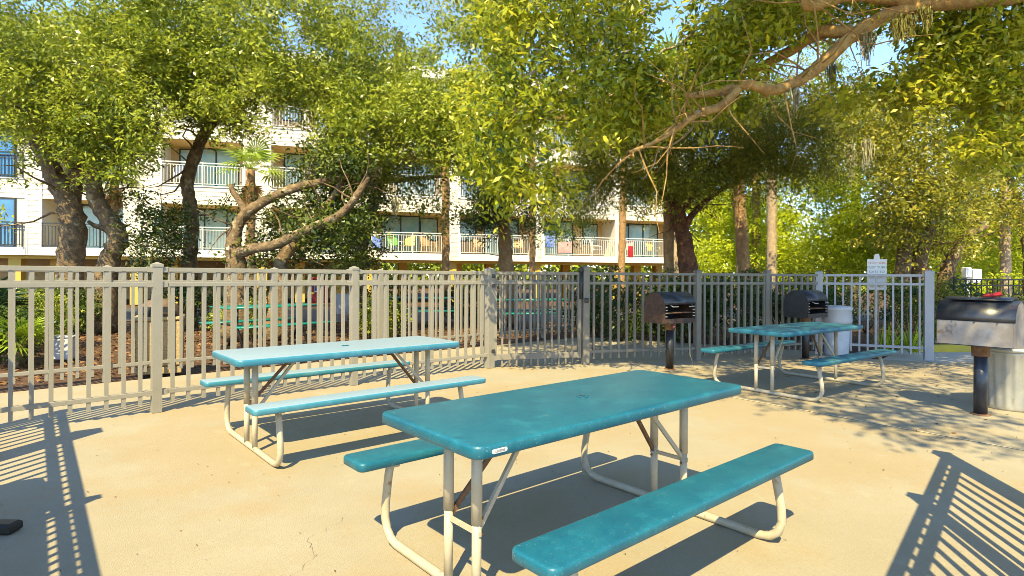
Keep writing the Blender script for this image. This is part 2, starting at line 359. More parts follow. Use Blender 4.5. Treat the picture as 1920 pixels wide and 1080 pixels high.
# second fence on the far side of the walkway
S0 = Vector((-5.02, 7.20, 0)); SD = UF
sf = empty('metal_fence', (0, 0, 0), 0, 'far tan picket fence on the other side of the walkway, behind the front fence', 'fence')
sp = [S0 + SD * t for t in (-4.1, -2.05, 0, 2.06, 3.85, 5.9, 7.9, 9.6)]
fence_runs(sf, [(tuple(sp[i].xy), tuple(sp[i + 1].xy)) for i in range(len(sp) - 1)], M['fence'], spacing=.142, posts=[(tuple(p.xy), .078, 1.42, AF) for p in sp])
bk = MB().box((0, 0, 0), (.05, .058, .055), bev=.004).mesh('bracket', M['fence'])
for (p, wd_) in ((P0, .082), (P1, .078), (P2, .115)):
    for z in (1.385, 1.24, .195):
        for s_ in ((-1, 1) if p is not P2 else (-1,)):
            part('bracket', bk, ff, Vector((*p, z)) + UF * (s_ * (wd_ / 2 + .024)), (0, 0, AF))
# fences just outside the frame whose shadows fall into it
LD = Vector((.636, -.772, 0)); LA = math.atan2(LD.y, LD.x); LP = Vector((*PC, 0))
lf = empty('side_fence', (0, 0, 0), 0, 'tan picket fence closing the left side of the patio', 'fence')
q = [LP + LD * t for t in (0, 1.2, 2.95, 4.9)]
fence_runs(lf, [(tuple(q[0].xy), tuple(q[1].xy)), (tuple(q[1].xy), tuple(q[2].xy))], M['fence'], pw=.026, posts=[(tuple(q[1].xy), .17, 1.60, LA), (tuple(q[2].xy), .06, 1.47, LA), (tuple(q[3].xy), .08, 1.43, LA)], rails=(1.365, 1.21, .195), rail_h=.06)
fence_runs(lf, [(tuple(q[2].xy), tuple(q[3].xy))], M['fence'], pw=.022, spacing=.10, rails=(1.355, 1.235, .195), rail_h=.055)
o = MB().box((0, 0, .63), (2.1, .012, 1.09)).build('screen_panel', M['fence'], lf); o.location = (q[2] + q[3]) / 2 + Vector((-.025, -.02, 0)); o.rotation_euler = (0, 0, LA)
RD = Vector((-.66, -.75, 0)); RA = math.atan2(RD.y, RD.x); RP = Vector((3.05, 3.25, 0))
rt = empty('side_fence', (0, 0, 0), 0, 'tan picket fence closing the right side of the patio', 'fence')
q = [RP + RD * t for t in (0, 1.24, 3.1)]
fence_runs(rt, [(tuple(q[0].xy), tuple(q[1].xy)), (tuple(q[1].xy), tuple(q[2].xy))], M['fence'], spacing=.150, pw=.023, posts=[(tuple(q[0].xy), .10, 1.45, RA), (tuple(q[1].xy), .07, 1.52, RA), (tuple(q[2].xy), .09, 1.45, RA)], rails=(1.365, 1.175, .195), rail_h=.075)
# fence running away on the right behind the big grill
bf = empty('black_fence', (0, 0, 0), 0, 'thin black metal fence in front of the greenery behind the big grill', 'fence')
fence_runs(bf, [((9.6, 12.6), (12.2, 12.9)), ((12.2, 12.9), (15.2, 13.2))], M['black'], hgt=1.33, rails=(1.32, 1.19, .2), spacing=.13, pw=.016, rail_h=.03, posts=[((9.6, 12.6), .05, 1.36, 0), ((12.2, 12.9), .05, 1.36, 0), ((15.2, 13.2), .05, 1.36, 0)])
# ivory fence-corner shadow post beyond: yellow kerb by the path
yk = MB().box((0, 0, .06), (1.7, .16, .13), rz=.12, bev=.01).build('yellow_kerb', M['yellowkerb'], loc=(8.35, 10.9, -.03)); tag(yk, 'yellow painted kerb on the shaded path behind the big grill', 'kerb')

# ------------------------------------------------------------------ picnic tables
def picnic_table(loc, th, L, top_m, label, badge=False):
    W, H, BI, BW, BH = .718, .737, .531, .208, .456
    t = empty('picnic_table', (loc[0], loc[1], 0), th, label, 'picnic table', 'folding picnic tables on the patio')
    MB().slab(-L / 2, L / 2, -W / 2, W / 2, H - .050, H, .05, .010).build('tabletop', top_m, t)
    for s in (-1, 1):
        y0, y1 = sorted((s * BI, s * (BI + BW)))
        b = MB().slab(-L / 2, L / 2, y0, y1, BH - .042, BH, .035, .009).build('bench', top_m, t)
    rt_ = .0215
    for s in (-1, 1):
        x = s * (L / 2 - .20)
        half = [(.605, BH - .043), (.628, .34), (.655, .20), (.660, .125), (.640, .068), (.598, .034), (.54, .0225)]
        path = [(x, y, z) for y, z in half] + [(x, -y, z) for y, z in reversed(half)]
        MB().tube(path, rt_, 10).build('leg_frame', M['tube'], t)
        for k in (-1, 1):
            MB().tube([(x, k * .10, .03), (x, k * .10, .34)], .0205, 10).tube([(x, k * .10, .335), (x, k * .10, H - .048)], .0235, 10).build('post', M['tube'], t)
            MB().bar((x, k * .10, .30), (x - s * .34, k * .05, H - .052), .016, .022).build('brace', M['tube'] if k < 0 else M['rust'], t)
            for dz in (.345, .28): MB().lathe([(.006, 0), (.006, .01)], 6).build('bolt', M['rust'], t, loc=(x - s * .028, k * .10, dz))
        MB().bar((x, -.125, .30), (x, .125, .30), .012, .02).build('crossbar', M['tube'], t)
        MB().box((x, 0, H - .058), (.06, .5, .014)).build('mount_bracket', M['tube'], t)
        MB().bar((x, -BI - .16, BH - .05), (x, -BI - .02, BH - .05), .04, .012).bar((x, BI + .16, BH - .05), (x, BI + .02, BH - .05), .04, .012).build('bench_bracket', M['tube'], t)
    h = MB(); h.lathe([(.030, 0), (.030, .004), (.021, .005), (.021, .0015)], 20, c=(0, 0, H)); h.build('hole_rim', M['teal'], t)
    MB().lathe([(.0205, .0), (.0205, .0025)], 16, c=(0, 0, H)).build('hole_shade', M['dark'], t)  # dark disc painted for the shade down the hole
    if badge:
        b = MB().slab(-.036, .036, -.0085, .0085, 0, .003, .0084, .001).build('badge', M['whiteplastic'], t)
        b.location = (-L / 2 + .105, -W / 2 - .0005, H - .027); b.rotation_euler = (math.radians(90), 0, 0)
        tx = text('LIFETIME', .0115, M['ink'], b, (0, 0, .0034)); tx.name = 'lettering'
    return t
def text(s, size, m, parent, loc=(0, 0, 0), rot=(0, 0, 0)):
    c = bpy.data.curves.new('lettering', 'FONT'); c.body = s; c.size = size; c.align_x = 'CENTER'; c.align_y = 'CENTER'; c.extrude = .0004
    o = bpy.data.objects.new('lettering', c); COL.objects.link(o)
    me = bpy.data.meshes.new_from_object(o.evaluated_get(bpy.context.evaluated_depsgraph_get()))
    bpy.data.objects.remove(o); me.materials.clear(); me.materials.append(m)
    return part('lettering', me, parent, loc, rot)
picnic_table((.357, 2.904), .7084, 1.875, M['teal'], 'large teal picnic table in front with a round umbrella hole in its top', badge=True)
def paint_top_glare(m, col, amt):
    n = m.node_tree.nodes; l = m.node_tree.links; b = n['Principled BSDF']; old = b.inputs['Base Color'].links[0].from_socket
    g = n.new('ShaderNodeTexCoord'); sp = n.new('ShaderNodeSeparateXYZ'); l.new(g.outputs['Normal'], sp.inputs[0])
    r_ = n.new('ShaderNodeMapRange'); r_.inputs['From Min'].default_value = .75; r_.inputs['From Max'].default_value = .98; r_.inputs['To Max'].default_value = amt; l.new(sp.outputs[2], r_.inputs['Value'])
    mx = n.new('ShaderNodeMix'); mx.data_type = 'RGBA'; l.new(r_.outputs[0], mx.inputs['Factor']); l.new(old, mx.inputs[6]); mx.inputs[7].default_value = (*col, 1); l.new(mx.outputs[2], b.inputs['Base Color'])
paint_top_glare(M['teal_glare'], (.31, .40, .49), .75)  # sky glare on the upward faces, mixed into the colour
picnic_table((-1.421, 4.956), .707, 1.926, M['teal_glare'], 'pale blue picnic table standing before the sunny front fence')
picnic_table((3.52, 7.14), .6245, 1.89, M['teal_dirty'], 'weathered teal picnic table in dappled shade next to the black barrel grill')

# ------------------------------------------------------------------ grills
def grill(loc, rz, label, zb=.67, wd=.62, dp=.40, back_m=None, end_m=None, hood_m=None, shut=False, handle=True):
    g = empty('pedestal_grill', (loc[0], loc[1], 0), rz, label, 'grill', 'pedestal grills')
    hm = hood_m or M['grill_navy']; em = end_m or hm; bm_ = back_m or M['black']
    r = dp / 2; hb = .24
    MB().lathe([(.056, 0), (.056, zb - .10)], 16).build('post', M['black'] if not shut else M['grill_navy'], g)
    MB().lathe([(.085, 0), (.085, .006), (.06, .012)], 16).build('base_flange', M['rust'], g)
    MB().lathe([(.072, zb - .11), (.076, zb - .02), (.09, zb)], 16).build('collar', M['rust'], g)
    # end plates: squared below, rounded above
    for s in (-1, 1):
        prof = [(-r, 0), (r, 0), (r, hb)] + [(r * math.cos(a), hb + r * math.sin(a)) for a in [math.radians(15 * k) for k in range(1, 12)]] + [(-r, hb)]
        x0, x1 = s * wd / 2 - .004, s * wd / 2 + .004
        P = [(x0, y, zb + z) for y, z in prof] + [(x1, y, zb + z) for y, z in prof]; n = len(prof)
        MB().add(P, [tuple(range(n)), tuple(range(2 * n - 1, n - 1, -1))] + [(i, i + n, (i + 1) % n + n, (i + 1) % n) for i in range(n)]).build('end_plate', em, g)
    MB().box((0, 0, zb + .004), (wd, dp, .008)).build('firebox_floor', M['black'], g)
    MB().box((0, r - .005, zb + hb / 2), (wd - .01, .007, hb), bev=.001).build('back_plate', bm_, g)
    MB().box((0, -r + .004, zb + .035), (wd - .01, .007, .07)).build('front_lip', em, g)
    def arc(a0, a1, rr, name, m, off=.0):
        mb = MB(); N = 14; P = []
        for k in range(N + 1):
            a = math.radians(a0 + (a1 - a0) * k / N)
            for q_ in (rr, rr - .006):
                P.append((-wd / 2 - off, q_ * math.cos(a), zb + hb + q_ * math.sin(a))); P.append((wd / 2 + off, q_ * math.cos(a), zb + hb + q_ * math.sin(a)))
        Fc = []
        for k in range(N):
            b = 4 * k; Fc += [(b, b + 1, b + 5, b + 4), (b + 2, b + 6, b + 7, b + 3), (b, b + 4, b + 6, b + 2), (b + 1, b + 3, b + 7, b + 5)]
        Fc += [(0, 2, 3, 1), (4 * N, 4 * N + 1, 4 * N + 3, 4 * N + 2)]
        mb.add(P, Fc, True); return mb.build(name, m, g)
    arc(0, 172 if not shut else 178, r + .004, 'hood', hm, .012)
    if shut: arc(62, 140, r + .034, 'lid', hm, -.03)
    gr = MB()
    for k in range(13): gr.tube([(-wd / 2 + .03 + k * (wd - .06) / 12, -r + .02, zb + .15), (-wd / 2 + .03 + k * (wd - .06) / 12, r - .02, zb + .15)], .004, 5)
    gr.tube([(-wd / 2 + .02, -r + .03, zb + .145), (wd / 2 - .02, -r + .03, zb + .145)], .006, 6).tube([(-wd / 2 + .02, r - .03, zb + .145), (wd / 2 - .02, r - .03, zb + .145)], .006, 6)
    gr.build('grate', M['rust'], g)
    for s in (-1, 1):
        nb = MB()
        for k in range(4): nb.box((s * (wd / 2 - .03), -r + .006, zb + .10 + k * .045), (.035, .012, .012))
        nb.build('grate_rack', M['galv'], g)
    if handle:
        for s in (-1, 1): MB().tube([(s * wd / 2 * .7, -r - .01, zb + hb + .02), (s * wd / 2 * .7, -r - .06, zb + hb + .0), (s * wd / 2 * .35, -r - .06, zb + hb)], .007, 6).build('handle', M['galv'], g)
    for k in (-1, 0, 1): MB().lathe([(.007, 0), (.005, .006)], 8).build('bolt', M['black'], g, loc=(k * wd * .3, r + .004, zb + hb - .012))
    return g
g1 = grill((2.30, 8.45), math.radians(32), 'charcoal barrel grill with a rusty end plate on a post before the fence', end_m=M['rust_dark'], zb=.68)
st = MB().box((0, 0, 0), (.07, .004, .04)).build('sticker', M['red'], g1, loc=(.0, -.079, .62)); MB().box((0, -.003, 0), (.045, .002, .012)).build('sticker_text', M['sign'], st)
MB().tube([(.36, 0, .80), (.38, -.03, .5), (.37, -.05, .2), (.45, -.05, .02)], .004, 5).build('chain', M['galv'], g1)
grill((4.86, 9.60), math.radians(36), 'black barrel grill behind the weathered table beside a white bin', zb=.69, hood_m=M['grill_navy'], end_m=M['black'])
g3 = grill((4.62, 5.72), math.radians(126), 'big grill seen from the back with brown stained steel plate, at the right edge', zb=.685, wd=.60, dp=.40, back_m=M['grill_back'], end_m=M['grill_back'], hood_m=M['grill_navy'], shut=True)
rc = MB().tube([(-.10, 0, .005), (-.05, -.02, .02), (0, .015, .012), (.05, -.01, .03), (.10, .02, .01)], [.012, .02, .016, .022, .010], 7).build('red_strap', M['red'], loc=(4.66, 5.62, 1.162)); tag(rc, 'crumpled red strap lying on top of the big grill', 'strap')
# black grill mostly outside the frame at the left, only its shelf end reaches in
g4 = grill((-3.12, 2.60), math.radians(-42), 'black grill mostly outside the left edge, only its side shelf showing', zb=.70, hood_m=M['grill_navy'])
MB().box((0.49, .0, .705), (.26, .12, .06), bev=.01).build('side_shelf', M['black'], g4)
fb = MB().box((0, 0, .028), (.55, .085, .055), bev=.012).build('steel_foot', M['black'], loc=(-2.83, 3.0, 0)); tag(fb, 'black steel foot lying on the concrete at the left edge', 'stand foot')

# ------------------------------------------------------------------ bins, sign, small things
tc_ = empty('trash_can', (5.18, 6.02, 0), 0, 'ribbed galvanised trash can half hidden behind the big grill post', 'trash can')
MB().lathe([(.225, 0), (.232, .02), (.238, .05), (.262, .56), (.270, .575), (.270, .60)], 120, rib=lambda a, z: 1 + (.022 * (math.sin(a * 20)) if .04 < z < .57 else 0)).build('body', M['galv'], tc_)
MB().lathe([(.284, .595), (.286, .625), (.24, .655), (.08, .675), (.02, .68)], 40).build('lid', M['galv'], tc_)
MB().tube([(-.06, 0, .678), (-.05, 0, .715), (.05, 0, .715), (.06, 0, .678)], .008, 6).build('handle', M['galv'], tc_)
wb = empty('trash_bin', (5.64, 10.08, 0), 0, 'white round litter bin with flared collar between the black grill and gray panel', 'trash bin')
MB().lathe([(.185, 0), (.19, .02), (.205, .55)], 36).build('body', M['whiteplastic'], wb)
MB().lathe([(.205, .545), (.232, .56), (.238, .60), (.232, .78), (.245, .79), (.245, .82), (.22, .85), (.12, .86)], 36).build('collar', M['whiteplastic'], wb)
sr = empty('stone_receptacle', (-4.86, 8.02, 0), math.radians(28), 'square pebble aggregate litter receptacle with a brown dome lid', 'litter bin')
MB().box((0, 0, .05), (.54, .54, .10), bev=.01).build('base', M['aggregate'], sr)
for k in range(4):
    o = MB().box((0, -.262, .41), (.50, .05, .60), bev=.012).build('panel', M['aggregate'], sr); o.rotation_euler = (0, 0, k * math.pi / 2)
MB().box((0, 0, .41), (.49, .49, .62)).build('core', M['aggregate'], sr)
MB().box((0, 0, .745), (.60, .60, .05), bev=.015).build('rim', M['aggregate'], sr)
MB().lathe([(.25, .77), (.245, .84), (.215, .92), (.15, .98), (.06, 1.005), (.01, 1.01)], 32).build('dome', M['brownlid'], sr)
o = MB().box((0, 0, 0), (.22, .03, .11), bev=.01).build('opening_shade', M['dark'], sr); o.location = (-.17, -.17, .85); o.rotation_euler = (math.radians(-16), 0, math.radians(-45))  # dark block standing for the shade inside the lid
sg = empty('notice', (6.20, 9.86, 0), an3, 'white notice in gray and red capitals fixed above the gray picket panel', 'sign')
MB().box((0, .10, .74), (.07, .07, 1.48)).build('post', M['bark_pale'], sg)
MB().box((0, .056, 1.40), (.285, .006, .52), bev=.0015).build('board', M['sign'], sg)
MB().add([(-.05, .053, 1.66), (.05, .053, 1.66), (.03, .053, 1.75), (-.03, .053, 1.75), (-.05, .059, 1.66), (.05, .059, 1.66), (.03, .059, 1.75), (-.03, .059, 1.75)], [(0, 1, 2, 3), (7, 6, 5, 4), (0, 4, 5, 1), (1, 5, 6, 2), (2, 6, 7, 3), (3, 7, 4, 0)]).build('tab', M['sign'], sg)
for i, (s, m_) in enumerate((('STOP HERE', 'red_ink'), ('MUST TURN', 'ink'), ('GATE TO', 'ink'), ('OPEN', 'ink'))):
    text(s, .054, M[m_], sg, (0, .0525, 1.595 - i * .075), (math.radians(90), 0, 0))
    if i == 0: pass
MB().bar((-.03, .0522, 1.22), (.05, .0522, 1.19), .001, .010).build('arrow', M['ink'], sg)
up = empty('utility_post', (10.9, 13.9, 0), 0, 'white utility box on a post beyond the black fence', 'utility box')
MB().box((0, 0, .7), (.10, .10, 1.4), bev=.01).build('post', M['whiteplastic'], up)
MB().box((.17, -.02, 1.40), (.20, .14, .34), bev=.02).build('box', M['sign'], up)
MB().box((-.02, 0, 1.48), (.14, .14, .26), bev=.02).build('cap_box', M['sign'], up)
wbx = empty('valve_box', (-7.05, 9.15, 0), .3, 'small white utility box on the mulch behind the far fence', 'utility box')
MB().box((0, 0, .17), (.30, .22, .34), bev=.02).build('body', M['whiteplastic'], wbx); MB().box((0, 0, .355), (.32, .24, .03), bev=.01).build('lid', M['whiteplastic'], wbx)
rb = empty('red_cabinet', (-4.62, 14.0, 0), .1, 'red cabinet with a white and blue panel on a post behind the fences', 'cabinet')
MB().box((0, 0, .35), (.07, .07, .7)).build('post', M['black'], rb); MB().box((0, 0, .98), (.34, .22, .62), bev=.02).build('body', M['red'], rb)
MB().box((-.06, -.114, 1.04), (.12, .004, .20)).build('panel', M['sign'], rb); MB().box((-.075, -.118, 1.03), (.07, .004, .12)).build('emblem', M['navy'], rb)
wbn = MB().slab(-.24, .24, -.04, .04, 0, .5, .03, .01).build('ice_chest', M['whiteplastic'], loc=(-4.10, 14.1, .40)); tag(wbn, 'white notice panel standing right of the red cabinet behind the fences', 'panel')

def metal_table(loc, rz, label, L=1.85):
    t = empty('metal_picnic_table', (loc[0], loc[1], 0), rz, label, 'picnic table', 'turquoise metal tables beyond the fences')
    def slats(y0, y1, z, name, n):
        o = MB().tube([(-L / 2, y0, z), (L / 2, y0, z), (L / 2, y1, z), (-L / 2, y1, z), (-L / 2, y0, z)], .016, 8).build(name, M['green_metal'], t)
        me = MB().box((0, 0, 0), (L - .03, (y1 - y0) / n * .62, .012)).mesh('slat', M['green_metal'])
        for i in range(n): part('slat', me, o, (0, y0 + (y1 - y0) * (i + .5) / n, z))
        return o
    slats(-.36, .36, .76, 'tabletop', 9); slats(-.82, -.56, .45, 'bench', 4); slats(.56, .82, .45, 'bench', 4)
    for s in (-1, 1):
        x = s * (L / 2 - .3)
        MB().tube([(x, -.30, .02), (x, -.05, .40), (x, -.05, .745)], .025, 8).tube([(x, .30, .02), (x, .05, .40), (x, .05, .745)], .025, 8).tube([(x, -.80, .43), (x, .80, .43)], .022, 8).tube([(x, -.55, .02), (x, .55, .02)], .024, 8).build('leg_frame', M['black'], t)
    return t
metal_table((-4.55, 10.9), math.radians(50), 'turquoise slatted metal table on the leaf litter behind the far fence')
metal_table((.55, 14.6), math.radians(6), 'turquoise metal table seen through the closed gate')
metal_table((-2.35, 15.4), math.radians(4), 'dark turquoise metal table left of the one behind the gate')

# ------------------------------------------------------------------ apartment building
BA = math.atan2(6.7, 21.85); BO = (-14.6, 26.1)
def tb(px):
    u = (px - 960) / F; c, s = math.cos(BA), math.sin(BA)
    return (BO[1] * u - BO[0]) / (c - s * u)
bld = empty('apartment_building', (BO[0], BO[1], 0), BA, 'cream sided apartment building with stacked balconies behind the oaks', 'building')
FL = (2.47, 5.37, 8.27, 11.17)
bays = [(-260, -120, 'r'), (-75, 48, 'f'), (77, 232, 'r'), (300, 456, 'r'), (506, 690, 'r'), (702, 842, 'r'), (861, 1005, 'r'), (1018, 1154, 'r'), (1171, 1275, 'r')]
T0, TE = tb(-330), tb(1279)
def bx(name, x0, x1, y0, y1, z0, z1, m, parent=None, kind=None):
    return MB().box(((x0 + x1) / 2, (y0 + y1) / 2, (z0 + z1) / 2), (x1 - x0, y1 - y0, z1 - z0)).build(name, m, parent or bld, kind=kind)
def board_mesh(wd, h):
    b = MB(); a = h
    b.add([(0, -.012, 0), (wd, -.012, 0), (wd, .004, a), (0, .004, a), (0, .03, 0), (wd, .03, 0), (wd, .03, a), (0, .03, a)],
          [(0, 1, 2, 3), (5, 4, 7, 6), (0, 4, 5, 1), (3, 2, 6, 7), (0, 3, 7, 4), (1, 5, 6, 2)])
    return b
def siding(x0, x1, z0, z1, parent, y=0.0, n=None):
    n = n or max(1, round((z1 - z0) / .2)); h = (z1 - z0) / n; me = board_mesh(x1 - x0, h).mesh('siding_board', M['siding'])
    for i in range(n): part('siding_board', me, parent, (x0, y, z0 + i * h))
def door(x0, x1, y, z0, parent, blue=False):
    d = bx('sliding_door', x0, x1, y - .03, y + .03, z0, z0 + .05, M['bronze'], parent)
    zt = z0 + 1.98
    for a, b_ in ((x0, x0 + .06), ((x0 + x1) / 2 - .03, (x0 + x1) / 2 + .03), (x1 - .06, x1)): bx('frame', a, b_, y - .035, y + .025, z0 + .05, zt, M['bronze'], d)
    bx('frame', x0, x1, y - .036, y + .024, zt, zt + .06, M['bronze'], d)
    for a, b_ in ((x0 + .06, (x0 + x1) / 2 - .03), ((x0 + x1) / 2 + .03, x1 - .06)):
        bx('pane', a, b_, y - .004, y + .004, z0 + .05, zt, M['pane_blue'] if blue else M['pane_curtain'], d)
    return d
# glass that shows a pale curtain behind it
pc = mat('curtained_glass', (.20, .40, .46), .12, spec=.8, var=(.40, .52, .46), scale=1.6, amt=.9); M['pane_curtain'] = pc
M['pane_blue'] = mat('sky_glass', (.02, .10, .28), .08, spec=1.0, var=(.06, .26, .42), scale=1.2)  # reflected blue sky painted into the pane colour
def railing(x0, x1, z, parent, m, y=-.02):
    r = MB()
    r.bar((x0, y, z + 1.02), (x1, y, z + 1.02), .05, .045).bar((x0, y, z + .90), (x1, y, z + .90), .03, .03).bar((x0, y, z + .08), (x1, y, z + .08), .03, .03)
    n = max(1, round((x1 - x0) / 1.6))
    for i in range(n + 1): xx = x0 + .03 + (x1 - x0 - .06) * i / n; r.bar((xx, y, z), (xx, y, z + 1.0), .045, .045)
    ro = r.build('railing', m, parent)
    b = MB(); k = max(2, round((x1 - x0) / .125))
    for i in range(1, k): xx = x0 + (x1 - x0) * i / k; b.bar((xx, y, z + .09), (xx, y, z + .89), .022, .022)
    bo = b.build('balusters', m, ro); bo['kind'] = 'stuff'
    return ro
DEP = 1.75
xs = [(tb(a), tb(b_), k) for a, b_, k in bays]
edges = [T0] + [v for a, b_, k in xs for v in (a, b_)] + [TE]
for fi, z in enumerate(FL[:3]):
    zt = FL[fi + 1]; band = .85 if fi < 3 else .5
    so_z = zt - band                                      # soffit height over this storey
    for bi, (x0, x1, k) in enumerate(xs):
        if k == 'r':
            bx('balcony_floor', x0, x1, .0, DEP, z - .16, z, M['trim'])
            bx('ceiling', x0, x1, .03, DEP, so_z, so_z + .10, M['soffit'])
            bw = bx('back_wall', x0, x1, DEP, DEP + .12, z, so_z, M['recess'])
            wdt = x1 - x0; flip = (bi + fi) % 2
            dx0 = x0 + (.45 if flip else wdt - 2.45)
            door(dx0, dx0 + 2.0, DEP - .05, z, bld)
            wx = x0 + (wdt - 1.25 if flip else .35)
            wn = bx('window', wx, wx + .95, DEP - .05, DEP - .005, z + .75, z + 1.95, M['bronze']); bx('pane', wx + .06, wx + .89, DEP - .058, DEP - .05, z + .81, z + 1.89, M['pane_curtain'], wn)
            railing(x0 + .02, x1 - .02, z, bld, M['rail'] if bi > 2 else M['bronze'], -.03)
        else:
            wl = bx('wall', x0, x1, .035, .30, z, so_z, M['siding'])
            siding(x0, x0 + .35, z, so_z, wl, .0)
            door(x0 + .6, x1 - .35, .0, z, bld, blue=True)
            railing(x0 + .45, x1 - .05, z, bld, M['bronze'], -.10)
        if fi < 2 or True:
            siding(x0 + .0, x1 - .0, so_z, zt - .06, bld, 0, 4)
            bx('band_cap', x0, x1, -.04, .10, zt - .06, zt, M['trim'])
        if fi == 0:
            bx('fascia', x0, x1, -.05, .25, z - .34, z, M['trim'])
    for i in range(0, len(edges), 2):                     # piers between the bays
        a, b_ = edges[i], edges[i + 1]
        if b_ - a < .05: continue
        pr = bx('pier', a, b_, .035, DEP, z - .34, zt, M['siding'])
        siding(a, b_, z - .34, zt, pr, 0.0, 14)
        bx('corner_trim', a - .03, a + .07, -.03, .06, z - .34, zt, M['trim'], pr); bx('corner_trim', b_ - .07, b_ + .03, -.03, .06, z - .34, zt, M['trim'], pr)
bx('roof', T0 - .4, TE + .4, -.5, 9.0, FL[3], FL[3] + .5, M['trim'])
bx('upper_wall', T0, TE, DEP + .13, DEP + .3, FL[0], FL[3], M['recess'])
bx('end_wall', TE, TE + .2, .0, 8.0, FL[0] - .34, FL[3], M['siding'])
bx('under_slab', T0, TE, .26, 9.0, FL[0] - .30, FL[0] - .17, M['soffit'])
for i, px in enumerate((20, 80, 165, 250, 310, 470, 490, 560, 640, 692, 708, 765, 850, 868, 938, 1010, 1020, 1090, 1160, 1215, 1272)):
    x = tb(px); bx('column', x - .22, x + .22, .30 + (i % 3) * .9, .75 + (i % 3) * .9, 0, FL[0] - .31, M['yellow'])
bx('beam', T0, TE, .27, .40, FL[0] - .48, FL[0] - .31, M['yellow'])
bx('garage_back_wall', T0, tb(700), 7.6, 7.8, 0, FL[0] - .3, M['recess'])

# balcony furniture (stands on the balconies: things of their own)
bmat = Matrix.Translation((BO[0], BO[1], 0)) @ Matrix.Rotation(BA, 4, 'Z')
def on_balcony(px, depth, fl): return bmat @ Vector((tb(px), depth, FL[fl]))
def patio_chair(px, depth, fl, rz, m, label, cloth=None):
    c = empty('patio_chair', on_balcony(px, depth, fl), BA + rz, label, 'chair', 'balcony chairs')
    MB().slab(-.27, .27, -.25, .25, .38, .42, .05, .01).build('seat', cloth or m, c)
    b = MB().slab(-.27, .27, 0, .62, -.02, .02, .08, .01).build('backrest', cloth or m, c); b.location = (0, .24, .40); b.rotation_euler = (math.radians(78), 0, 0)
    for s in (-1, 1):
        MB().tube([(s * .28, -.25, 0), (s * .28, -.22, .60), (s * .28, .26, .62)], .02, 6).build('armrest', m, c)
        MB().tube([(s * .26, .30, 0), (s * .25, .24, .42)], .02, 6).build('leg', m, c)
    return c
patio_chair(742, .55, 0, .3, M['white_chair'], 'lime green balcony chair on the lowest balcony right of the oak branches', M['green_cloth'])
patio_chair(768, .55, 0, -.4, M['wicker'], 'yellow cushioned chair next to the lime green balcony chair', M['yellow_cloth'])
patio_chair(806, .60, 0, .5, M['wicker'], 'tan wicker chair near the right end of the lowest balcony with the green chair', M['wicker'])
patio_chair(1128, .65, 0, .9, M['white_chair'], 'white reclining chair on the lowest balcony right of the coral towel')
patio_chair(1235, .60, 0, .2, M['wicker'], 'wicker chair with golden cushion on the far right lowest balcony', M['yellow_cloth'])
patio_chair(1190, .60, 0, -.3, M['wicker'], 'wicker chair with coral cushion on the far right lowest balcony', M['pink_cloth'])
patio_chair(332, .7, 1, .2, M['white_chair'], 'white chair on the middle balcony behind the thin oak trunk')
patio_chair(905, .6, 0, .2, M['wicker'], 'wicker chair on the lowest balcony left of the cedar trunk', M['wicker'])
patio_chair(978, .6, 0, -.3, M['wicker'], 'wicker chair on the lowest balcony right of the cedar trunk', M['wicker'])
patio_chair(258, .7, 1, .2, M['wicker'], 'orange cushioned chair on the middle balcony left of the siding corner', M['pink_cloth'])
def towel(px, fl, wd, m, label, z=.5):
    p = bmat @ Vector((tb(px), -.075, FL[fl] + z))
    o = MB().slab(-wd / 2, wd / 2, -.30, .30, -.012, .012, .02, .006).build('beach_towel', m, loc=p); o.rotation_euler = (math.radians(90), 0, BA); return tag(o, label, 'towel')
towel(1058, 0, .80, M['pink_cloth'], 'coral towel hanging on the balcony railing left of the white chair', .45)
towel(1030, 0, .50, M['blue_cloth'], 'blue towel draped at the left end of the balcony with the white chair', .75)
towel(706, 0, .45, M['blue_cloth'], 'blue and white towel on the lowest balcony railing left of the green chair', .5)
towel(1181, 0, .30, M['red'], 'red towel hanging low on the far right balcony railing', .30)

# ------------------------------------------------------------------ plants
def leaf_mesh(name, pos, axis, nrm, ln, wd, m, fold=.25, tone=None):
    """one four-sided, slightly folded leaf per position"""
    n = len(pos); side = np.cross(axis, nrm); side /= np.linalg.norm(side, axis=1, keepdims=True) + 1e-9; nr = np.cross(side, axis)
    ln = ln[:, None]; wd = wd[:, None]
    V = np.empty((n, 4, 3), np.float32)
    V[:, 0] = pos; V[:, 2] = pos + axis * ln
    mid = pos + axis * ln * .48
    V[:, 1] = mid + side * wd * .5 + nr * wd * fold; V[:, 3] = mid - side * wd * .5 + nr * wd * fold
    me = bpy.data.meshes.new(name); me.vertices.add(n * 4); me.vertices.foreach_set('co', V.ravel())
    me.loops.add(n * 4); me.loops.foreach_set('vertex_index', np.arange(n * 4, dtype=np.int32))
    me.polygons.add(n); me.polygons.foreach_set('loop_start', np.arange(0, n * 4, 4, dtype=np.int32)); me.polygons.foreach_set('loop_total', np.full(n, 4, np.int32))
    if tone is None: tone = np.random.default_rng(n).uniform(0, 1, n)
    a_ = me.attributes.new('tone', 'FLOAT', 'POINT'); a_.data.foreach_set('value', np.repeat(tone, 4).astype(np.float32))
    me.materials.append(m); me.update(calc_edges=True); return me

